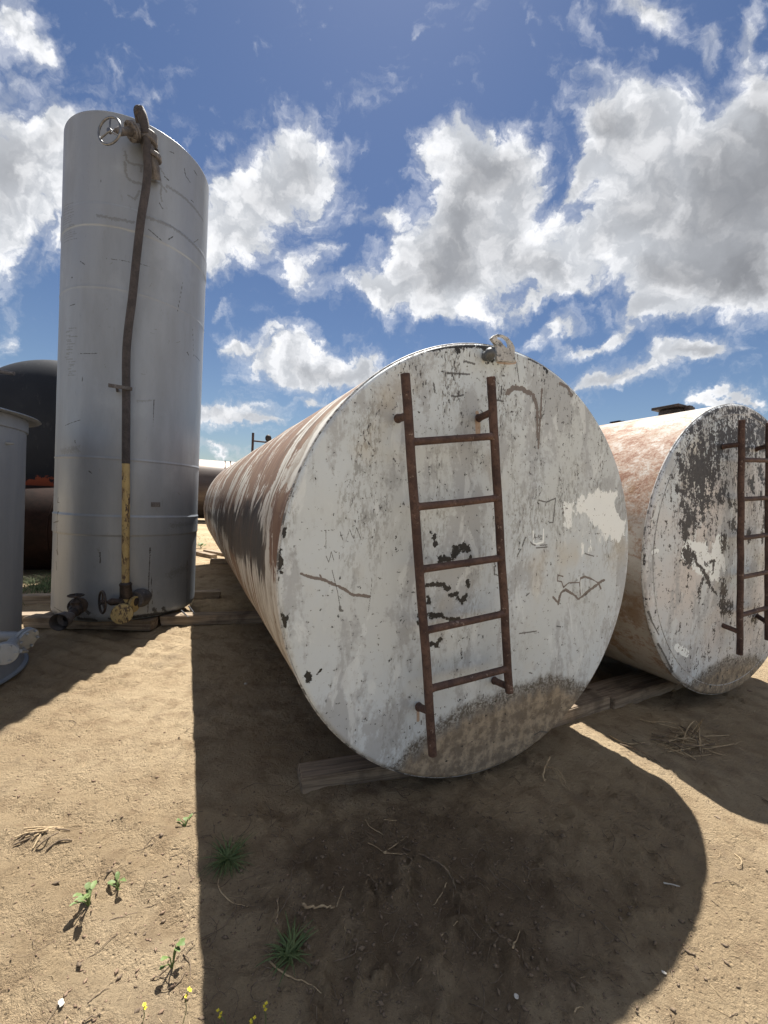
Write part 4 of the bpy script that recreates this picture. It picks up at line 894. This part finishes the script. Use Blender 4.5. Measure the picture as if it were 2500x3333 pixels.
# ------------------------------------------------------------------ timbers
def timber(a, b, w, h, label, z0=None, tilt=0.0, rz=0.0, grp='timbers carrying the tanks'):
    """front bottom edge from a to b (ground points); body extends away from the viewer"""
    a = Vector((a[0], a[1], 0)); b = Vector((b[0], b[1], 0)); d = b - a; L = d.length; ang = math.atan2(d.y, d.x)
    nrm = Vector((-d.y, d.x, 0)).normalized()
    if nrm.y < 0: nrm = -nrm
    c = (a + b) / 2 + nrm * w / 2
    nx, ny, nz = max(6, int(L / .06)), 5, 4
    bm = bmesh.new(); bmesh.ops.create_cube(bm, size=1.0, matrix=Matrix.Diagonal((L, w, h, 1)))
    bmesh.ops.subdivide_edges(bm, edges=[e for e in bm.edges if abs((e.verts[0].co - e.verts[1].co).x) > L * .5], cuts=nx, use_grid_fill=True)
    bmesh.ops.bevel(bm, geom=[e for e in bm.edges if e.calc_face_angle(0) > .6], offset=.006, segments=2, affect='EDGES')
    sd = random.uniform(0, 100)
    for v_ in bm.verts:
        x_, y_, z_ = v_.co
        v_.co.y += .010 * (vnoise(np.array([x_ * 3 + sd]), np.array([z_ * 9 + y_ * 4]))[0] - .5); v_.co.z += .012 * (vnoise(np.array([x_ * 2.3 + sd]), np.array([y_ * 6.]), 5)[0] - .5)
        v_.co.z += .03 * tilt * x_
        if abs(abs(x_) - L / 2) < .02: v_.co.x += .03 * (vnoise(np.array([y_ * 15 + sd]), np.array([z_ * 15.]), 8)[0] - .5)
    me = bpy.data.meshes.new('timber'); bm.to_mesh(me); bm.free()
    o = mesh_obj('timber', me, M_WOOD, None, smooth=False)
    zc = (z0 if z0 is not None else gz(c.x, c.y)) + h / 2 - .012
    o.location = (c.x, c.y, zc); o.rotation_euler = (0, 0, ang)
    return tag(o, label, 'timber', grp)
G = lambda x, y: gp(x, y)
timber(G(980, 2583), G(1250, 2543) + (G(1250, 2543) - G(980, 2583)) * .35, .14, .085, 'short dark timber poking out left under the front of the big white tank')
ta, tb = G(1860, 2352), G(1988, 2311)
timber(ta + (ta - tb) * .9, tb, .15, .10, 'timber butted end to end beside the right bottom edge of the big white tank', tilt=.2)
ta, tb = G(1997, 2314), G(2209, 2240)
timber(ta, tb + (tb - ta) * .8, .26, .10, 'wide timber running under the right hand white tank')
timber((-2.44, 4.50), (-1.30, 4.80), .16, TB, 'long timber from the silver tank towards the big white tank, right front one', z0=.012)
timber((-3.75, 4.25), (-2.45, 4.33), .16, TB, 'timber under the front of the tall silver tank', z0=.012)
timber((-4.7, 4.98), (-2.30, 5.80), .16, TB, 'timber under the back of the tall silver tank', z0=.012)
timber(G(560, 1790), G(686, 1818), .16, .11, 'sunlit loose timber ending in the gap behind the silver tank')
timber(G(661, 1800), G(745, 1815), .16, .09, 'sunlit timber vanishing behind the left flank of the big tank')
timber(G(683, 1835), G(790, 1838), .16, .12, 'dark timber in the shade below the far end of the big tank')
timber(G(-60, 2030), G(172, 2024), .15, .10, 'timber lying between the short grey tank and the silver tank')

# ------------------------------------------------------------------ weeds, grass, straw
def blade(mb, base, az, L, w, curl=1.0, lift=1.1, seg=6):
    d = Vector((math.cos(az), math.sin(az), 0)); s_ = Vector((-d.y, d.x, 0)); vs = []
    for i in range(seg + 1):
        t = i / seg; a_ = lift - curl * t; p = Vector(base) + d * (L * (t * math.cos(lift * (1 - t * .6)))) + Vector((0, 0, max(-.002, L * (t * math.sin(lift) - curl * .45 * t * t))))
        ww = w * (1 - t) ** .7 * .5 + .0004; vs += [p - s_ * ww, p + Vector((0, 0, ww * .5)), p + s_ * ww]
    fs = []
    for i in range(seg):
        o = i * 3; fs += [(o, o + 1, o + 4, o + 3), (o + 1, o + 2, o + 5, o + 4)]
    mb.add(vs, fs)
def tuft(x, y, n, L, label, w=.006):
    p = on_ground(x, y); root = MB()
    for k in range(n): blade(root, (random.uniform(-.015, .015), random.uniform(-.015, .015), 0), random.uniform(0, 2 * PI), L * random.uniform(.5, 1.1), w * random.uniform(.6, 1.2), random.uniform(.5, 1.5), random.uniform(.3, 1.25))
    o = root.build('grass_tuft', M_GRASS); o.location = p; return tag(o, label, 'grass tuft', 'green tufts in the sand')
tuft(742, 2800, 120, .115, 'round green grass tuft growing just right of the straight shadow edge')
tuft(942, 3110, 60, .10, 'spiky green weed rosette in the shade near the bottom', .008)
def leaf(mb, base, d, up, L, w):
    d = Vector(d).normalized(); s_ = d.cross(up).normalized(); n = 7; vs = []
    for i in range(n + 1):
        t = i / n; ww = w * math.sin(PI * min(1, t * .9 + .08)) ** .7 * (1 + .18 * math.sin(i * 2.4)); p = Vector(base) + d * L * t + Vector(up) * (.25 * L * math.sin(t * 2.4))
        vs += [p - s_ * ww, p - Vector(up) * ww * .25, p + s_ * ww]
    fs = []
    for i in range(n):
        o = i * 3; fs += [(o, o + 1, o + 4, o + 3), (o + 1, o + 2, o + 5, o + 4)]
    mb.add(vs, fs)
def weed(x, y, n, size, label, tall=.06):
    p = on_ground(x, y); root = empty('weed', p, label, 'weed', random.uniform(0, 6), 'small weeds in the sunlit sand')
    ml = MB(); ms = MB()
    for k in range(n):
        az = random.uniform(0, 2 * PI); h = tall * random.uniform(.3, 1); r = size * random.uniform(.3, .9)
        tip = Vector((math.cos(az) * r, math.sin(az) * r, h)); ms.ringtube([(0, 0, -.005), tip * .5 + Vector((0, 0, h * .25)), tip], [.0022, .0018, .001], 6)
        leaf(ml, tip, (math.cos(az), math.sin(az), random.uniform(-.1, .5)), Vector((0, 0, 1)), size * random.uniform(.5, .9), size * random.uniform(.16, .28))
    ms.build('stem', M_LEAF, root); ml.build('leaves', M_LEAF, root); return root
weed(290, 2945, 11, .038, 'leafy green weed in sunlit sand, the widest of the pair at lower left')
weed(384, 2895, 7, .030, 'thin green weed just right of the widest leafy weed', .045)
weed(603, 2690, 7, .028, 'small pale green weed beside the shadow edge, above the grass tuft', .035)
weed(561, 3150, 6, .034, 'upright green weed with one round leaf in the sun near the bottom', .10)
weed(655, 1785, 14, .12, 'green weed in the sun in the far gap behind the silver tank', .12)
for i, (x, y, h, lab) in enumerate(((610, 3226, .14, 'yellow flower on a thin stem by the shadow edge, in the sun'), (473, 3267, .12, 'leftmost thin stem with a yellow flower at the bottom'), (716, 3290, .11, 'larger yellow flower in the shade just right of the shadow edge'), (865, 3271, .09, 'small yellow flower in the shade near the bottom, upper right of the five'), (821, 3316, .07, 'lowest small yellow flower at the bottom edge in the shade'))):
    dpt = 1.03 if i != 3 else 1.08; tipw = at_depth(x, y, 1.10 - .0 * i); 
    bx, by = tipw.x + random.uniform(-.02, .02), tipw.y + random.uniform(-.03, .01); b_ = Vector((bx, by, gz(bx, by)))
    if tipw.z < b_.z + .03: tipw = at_depth(x, y, 1.05)
    if tipw.z < b_.z + .03: tipw = at_depth(x, y, 1.0)
    root = empty('yellow_flower', b_, lab, 'flower', 0, 'yellow wildflowers at the bottom of the picture'); tl = tipw - b_
    mb = MB(); mb.ringtube(smooth_path([Vector((0, 0, -.01)), tl * .4 + Vector((.006, 0, 0)), tl * .75, tl]), .0011, 6); mb.build('stem', M_LEAF, root)
    mb = MB()
    for c in range(3):
        cc = tl + Vector((random.uniform(-.006, .006), random.uniform(-.006, .006), -c * .006))
        for k in range(4):
            a_ = k * PI / 2 + c; leaf(mb, cc, (math.cos(a_), math.sin(a_), .4), Vector((0, 0, 1)), .0055, .002)
    mb.build('petals', M_PETAL, root)
R1_ = lambda *p: Z(0, 2250, .75347, p)
R2_ = lambda *p: Z(1250, 2250, .75347, p)
def stalk(pts, r, label, lifts=None, mat=None, name='straw_stalk', cat='straw', grp='dry straw and twigs on the sand'):
    W = []
    for i, q in enumerate(pts):
        l = lifts[i] if lifts else 0
        if l: b_ = on_ground(*q); w_ = b_ + Vector((0, 0, l)); W.append(gp(q[0], q[1], w_.z))
        else: W.append(on_ground(*q, r * .8))
    o = W[0].copy(); P_ = smooth_path([w_ - o for w_ in W], 5); mb = MB(); n = len(P_)
    P_ = [q + Vector((random.uniform(-1, 1), random.uniform(-1, 1), random.uniform(0, 1))) * r * .5 for q in P_]; mb.ringtube(P_, [r * .62 * (1 - .6 * i / n) * random.uniform(.8, 1.2) for i in range(n)], 7); ob = mb.build(name, mat or M_STRAW); ob.location = o
    return tag(ob, label, cat, grp)
stalk(R1_((375, 170), (410, 130), (470, 110)), .004, 'pale bent straw in the sunlit sand at upper left')
stalk(R1_((950, 805), (945, 850), (1000, 915), (1070, 933)), .004, 'curved pale straw hooking down below the round grass tuft')
stalk(R1_((1310, 930), (1340, 945), (1400, 940), (1452, 942)), .009, 'thick pale straw piece in the dark soil', )
stalk(R1_((1455, 935), (1468, 890), (1485, 840)), .003, 'thin straw rising right of the thick pale straw piece', [0, .02, .05])
stalk(R1_((1160, 1170), (1240, 1235), (1320, 1260), (1390, 1288)), .0045, 'long brown twig below the spiky rosette', name='twig', cat='twig')
stalk(R1_((1340, 1180), (1440, 1175), (1530, 1140), (1545, 1080)), .004, 'brown root curling away right of the spiky rosette', name='twig', cat='twig', mat=M_ROOT)
stalk(R1_((1190, 1005), (1200, 950), (1200, 885)), .004, 'left of two crossing twigs standing in dark soil', [0, .01, .02], name='twig', cat='twig', mat=M_STRAW)
stalk(R1_((1190, 1000), (1225, 930), (1270, 850)), .004, 'right of two crossing twigs standing in dark soil', [0, .01, .03], name='twig', cat='twig', mat=M_ROOT)
stalk(R1_((1580, 560), (1600, 590), (1659, 605)), .004, 'pale straw loop below the timber of the big tank')
stalk(R1_((1590, 660), (1620, 672), (1659, 690)), .004, 'pale straw bit under the straw loop near the big tank')
stalk(R1_((90, 650), (180, 620), (250, 590), (355, 580)), .004, 'long straw in the dry straw heap on the left sand')
stalk(R1_((1140, 265), (1190, 240), (1243, 218)), .004, 'thin pale straw in the shade left of the big tank')
stalk(R1_((355, 335), (368, 308)), .004, 'short pale straw in the upper left sunlit sand'); stalk(R1_((395, 190), (418, 150)), .0035, 'short straw next to the pale bent straw at upper left')
stalk(R1_((380, 1350), (420, 1315), (470, 1285)), .003, 'dark curved twig in the lower left sand', name='twig', cat='twig', mat=M_ROOT)
stalk(R1_((355, 1435), (395, 1415), (435, 1400)), .005, 'brown stick at the bottom edge of the sunlit sand', name='twig', cat='twig', mat=M_ROOT)
stalk(R2_((690, 395), (692, 340), (720, 285)), .009, 'upright dry stem at the foot of the big tank', [0, .05, .09]); 
stalk(R2_((705, 328), (750, 340), (780, 390), (800, 440)), .005, 'arching dry blade falling right of the upright stem', [.06, .07, .03, 0])
stalk(R2_((710, 325), (745, 350), (770, 400), (790, 425)), .004, 'second arching dry blade tucked under the first', [.055, .05, .02, 0])
stalk(R2_((1208, 836), (1278, 848)), .006, 'straight white stick near the round shadow edge', name='twig', cat='twig', mat=M_WHITE)
stalk(R2_((555, 1120), (572, 1080), (587, 1040)), .005, 'short pale leaf sliver in the shadow of the big tank')
stalk(R2_((820, 1395), (838, 1372), (860, 1372)), .004, 'small hooked straw at the bottom in shade')
stalk(R2_((1515, 708), (1545, 735), (1530, 750), (1518, 748)), .004, 'small straw hook in the sunlit sand at right')
stalk(R2_((1410, 722), (1445, 718), (1452, 690)), .0025, 'thin straw left of the straw hook at right')
stalk(R2_((80, 680), (200, 725), (270, 770), (300, 830), (325, 900), (318, 995)), .006, 'long dark root winding through the dark soil', [0, .01, .02, .01, 0, 0], name='twig', cat='twig', mat=M_ROOT)
stalk(R2_((270, 830), (250, 880), (210, 930)), .004, 'pale straw branching off the long dark root')
stalk(R2_((245, 1060), (280, 1025), (318, 1010)), .003, 'thin straw under the long dark root')
stalk(R2_((0, 690), (60, 660), (105, 625)), .004, 'pale straw left of the dark root'); stalk(R2_((0, 705), (100, 708)), .004, 'flat straw lying left of the dark root'); stalk(R2_((0, 560), (55, 562)), .004, 'short straw left under the big tank edge')
# straw pile to the right
pile = [((1150, 210), (1230, 235), (1330, 275)), ((1150, 138), (1260, 165), (1330, 240)), ((1290, 250), (1330, 190), (1380, 118)), ((1300, 245), (1345, 195), (1372, 130)), ((1270, 150), (1340, 215), (1370, 285)), ((1280, 270), (1310, 180), (1350, 150), (1375, 270)), ((1360, 160), (1362, 220), (1366, 280)), ((1210, 225), (1320, 230), (1400, 265), (1470, 280)), ((1020, 232), (1100, 270), (1195, 315)), ((975, 195), (1050, 235), (1130, 225)), ((1240, 180), (1300, 200), (1420, 225)), ((1105, 125), (1200, 160), (1290, 170))]
root = empty('straw_pile', on_ground(*R2_((1320, 240))[0]), 'heap of tangled dry straw in front of the right hand tank', 'straw pile')
for i, q in enumerate(pile):
    pts = R2_(*q); W = [on_ground(*p_, .006) for p_ in pts]
    for j in range(1, len(W) - 1): W[j] = W[j] + Vector((0, 0, random.uniform(.005, .04)))
    if i in (2, 3): W[-1] = gp(*pts[-1], .14)
    mb = MB(); P_ = smooth_path([w_ - Vector(root.location) for w_ in W], 5); mb.ringtube(P_, [.0045 * (1 - .5 * k / len(P_)) for k in range(len(P_))], 6); mb.build('stalk', M_STRAW if i % 4 else M_ROOT, root)
for i in range(34):
    cx_, cy_ = R2_((1300 + random.gauss(0, 75), 225 + random.gauss(0, 32)))[0]; a_ = random.gauss(-.35, .6); l = random.uniform(20, 75)
    W = [on_ground(cx_ - l * math.cos(a_), cy_ + l * math.sin(a_) * .5, .005), gp(cx_ + random.uniform(-6, 6), cy_, random.uniform(.005, .05)), on_ground(cx_ + l * math.cos(a_), cy_ - l * math.sin(a_) * .5, .005)]
    mb = MB(); mb.ringtube(smooth_path([w_ - Vector(root.location) for w_ in W], 5), random.uniform(.0016, .0032), 6); mb.build('stalk', M_STRAW if i % 3 else M_ROOT, root)
root = empty('straw_pile', on_ground(*R1_((200, 620))[0]), 'flat dry straw heap on the left sunlit sand', 'straw pile')
for i in range(14):
    a_ = random.gauss(.35, .35); c = R1_((200 + random.gauss(0, 55), 622 + random.gauss(0, 14)))[0]; l = random.uniform(20, 70)
    p_ = [(c[0] - l * math.cos(a_), c[1] + l * math.sin(a_) * .5), (c[0], c[1] - 5), (c[0] + l * math.cos(a_), c[1] - l * math.sin(a_) * .5)]
    W = [on_ground(*q, .006) - Vector(root.location) for q in p_]; mb = MB(); mb.ringtube(smooth_path(W, 5), .003, 6); mb.build('stalk', M_STRAW if i % 2 else M_ROOT, root)

def scrap(x, y, s_, label, name='paper_scrap', mat=None, cat='litter'):
    p = on_ground(x, y, .004); bm = bmesh.new(); bmesh.ops.create_icosphere(bm, subdivisions=2, radius=1)
    sd = random.uniform(0, 50)
    for v_ in bm.verts:
        k = .6 + .8 * vnoise(np.array([v_.co.x * 1.7 + sd]), np.array([v_.co.y * 1.7 + v_.co.z]))[0]; v_.co = Vector((v_.co.x * s_ * k, v_.co.y * s_ * .7 * k, v_.co.z * s_ * .22 * k))
    me = bpy.data.meshes.new(name); bm.to_mesh(me); bm.free(); o = mesh_obj(name, me, mat or M_WHITE, None, smooth=False); o.location = p; o.rotation_euler = (0, 0, random.uniform(0, 6)); return tag(o, label, cat)
scrap(*R1_((265, 1352))[0], .011, 'pale stone in the lower left sunlit sand', 'stone', cat='stone')
scrap(799, 2226, .018, 'white paper scrap in the shade left of the big tank'); scrap(780, 2022, .035, 'white scrap beside the timber by the silver tank')
scrap(*R2_((572, 1322))[0], .009, 'white paper scrap in the middle of the tank shadow at the bottom'); scrap(*R2_((1210, 1221))[0], .007, 'small pale chip near the curved shadow edge', 'wood_chip', cat='chip')
scrap(*R2_((1580, 0))[0], .02, 'pale clod under the right hand tank', 'clod', M_STONE, 'clod')
scrap(*R2_((1440, 547))[0], .014, 'dark dead leaf in the sun between the two tank shadows', 'dead_leaf', M_ROOT, 'leaf')

# clods, pebbles and tiny straw bits: uncountable
def scatter(name, mat, n, region, smin, smax, label, cat, elong=1.0):
    V = []; Fc = []; base = [(1, 0, 0), (-1, 0, 0), (0, 1, 0), (0, -1, 0), (0, 0, 1), (0, 0, -1)]
    fb = [(0, 2, 4), (2, 1, 4), (1, 3, 4), (3, 0, 4), (2, 0, 5), (1, 2, 5), (3, 1, 5), (0, 3, 5)]
    xs = []; ys = []
    while len(xs) < n:
        x_, y_ = region(); xs.append(x_); ys.append(y_)
    zs_ = ground_z(np.array(xs), np.array(ys))
    for x_, y_, z_ in zip(xs, ys, zs_):
        s_ = smin + (smax - smin) * random.random() ** 3; a_ = random.uniform(0, PI); ca, sa = math.cos(a_), math.sin(a_); o = len(V)
        for b in base:
            q = (b[0] * s_ * elong * random.uniform(.7, 1.2), b[1] * s_ * random.uniform(.6, 1.1) / max(1, elong * 1.6), b[2] * s_ * random.uniform(.5, .9) / max(1, elong * 1.6))
            V.append((x_ + q[0] * ca - q[1] * sa, y_ + q[0] * sa + q[1] * ca, z_ + q[2] + s_ * .15 / max(1, elong)))
        Fc += [(f[0] + o, f[1] + o, f[2] + o) for f in fb]
    me = bpy.data.meshes.new(name); me.from_pydata(V, [], Fc); o = mesh_obj(name, me, mat, None, smooth=True); return tag(o, label, cat, kind='stuff')
def reg_near():
    t = random.random(); y_ = .85 + 5.5 * t ** 2.2; return random.uniform(-1.15, 1.15) * (y_ + .2), y_
def reg_left():
    y_ = 1.0 + 1.6 * random.random() ** 1.6; return random.uniform(-1.05, -.42) * y_, y_
scatter('soil_clods', M_STONE, 4500, reg_near, .0015, .008, 'scattered brown soil crumbs on the sand', 'soil')
scatter('soil_clods', M_STONE, 520, reg_left, .003, .013, 'larger brown clods in the lower left sunlit sand', 'soil')
def reg_damp(): return random.gauss(.2, .5), max(.9, random.gauss(1.45, .32))
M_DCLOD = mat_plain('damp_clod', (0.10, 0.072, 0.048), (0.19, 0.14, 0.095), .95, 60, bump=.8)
scatter('soil_clods', M_DCLOD, 1600, reg_damp, .003, .016, 'crumbly lumps of moist soil in front of the big tank', 'soil')
scatter('straw_litter', M_STRAW, 1300, reg_near, .003, .010, 'fine bits of straw scattered over the sand', 'straw', 3.2)
mb = MB()
def curl(x_, y_, l, r, az, c):
    P_ = []; 
    for i in range(6):
        t = i / 5; P_.append(Vector((x_, y_, 0))); az += c + random.uniform(-.25, .25); x_ += math.cos(az) * l / 5; y_ += math.sin(az) * l / 5
    for i, q in enumerate(P_): q.z = gz(q.x, q.y) + r * .6 + (.006 * random.random() if 0 < i < 5 else 0)
    mb.ringtube(P_, [r * (1 - .1 * i) for i in range(6)], 5)
for k in range(620):
    if k < 380: x_, y_ = random.gauss(.1, .55), random.gauss(1.5, .38)
    elif k < 300: x_, y_ = random.gauss(1.9, .3), random.gauss(2.45, .2)
    else: x_, y_ = reg_near()
    if y_ < .9: continue
    curl(x_, y_, random.uniform(.02, .13), random.uniform(.0007, .0019), random.uniform(0, 6.3), random.gauss(0, .3))
o = mb.build('root_litter', M_ROOT); tag(o, 'tangled fine brown roots and dead stems strewn over the soil', 'root litter', kind='stuff')
def reg_gap():
    return random.gauss(-4.7, .42), random.gauss(6.25, .4)
mb = MB()
for k in range(1800):
    x_, y_ = reg_gap(); blade(mb, (x_, y_, gz(x_, y_)), random.uniform(0, 6.3), random.uniform(.08, .26), .009, random.uniform(.4, 1.2), random.uniform(.6, 1.4), 4)
o = mb.build('wild_grass', M_GRASS); tag(o, 'rough green grass in the shade between the two upright tanks', 'grass', kind='stuff')
mb = MB()
for k in range(160):
    a_ = random.random(); b_ = G(620 + 160 * random.random(), 1740 + 40 * random.random()); blade(mb, (b_.x, b_.y, gz(b_.x, b_.y)), random.uniform(0, 6.3), random.uniform(.05, .16), .012, .8, random.uniform(.6, 1.4), 4)
o = mb.build('wild_grass', M_LEAF); tag(o, 'thin green grass in the sunlit strip before the far tank', 'grass', kind='stuff')

scene.render.engine = 'CYCLES'
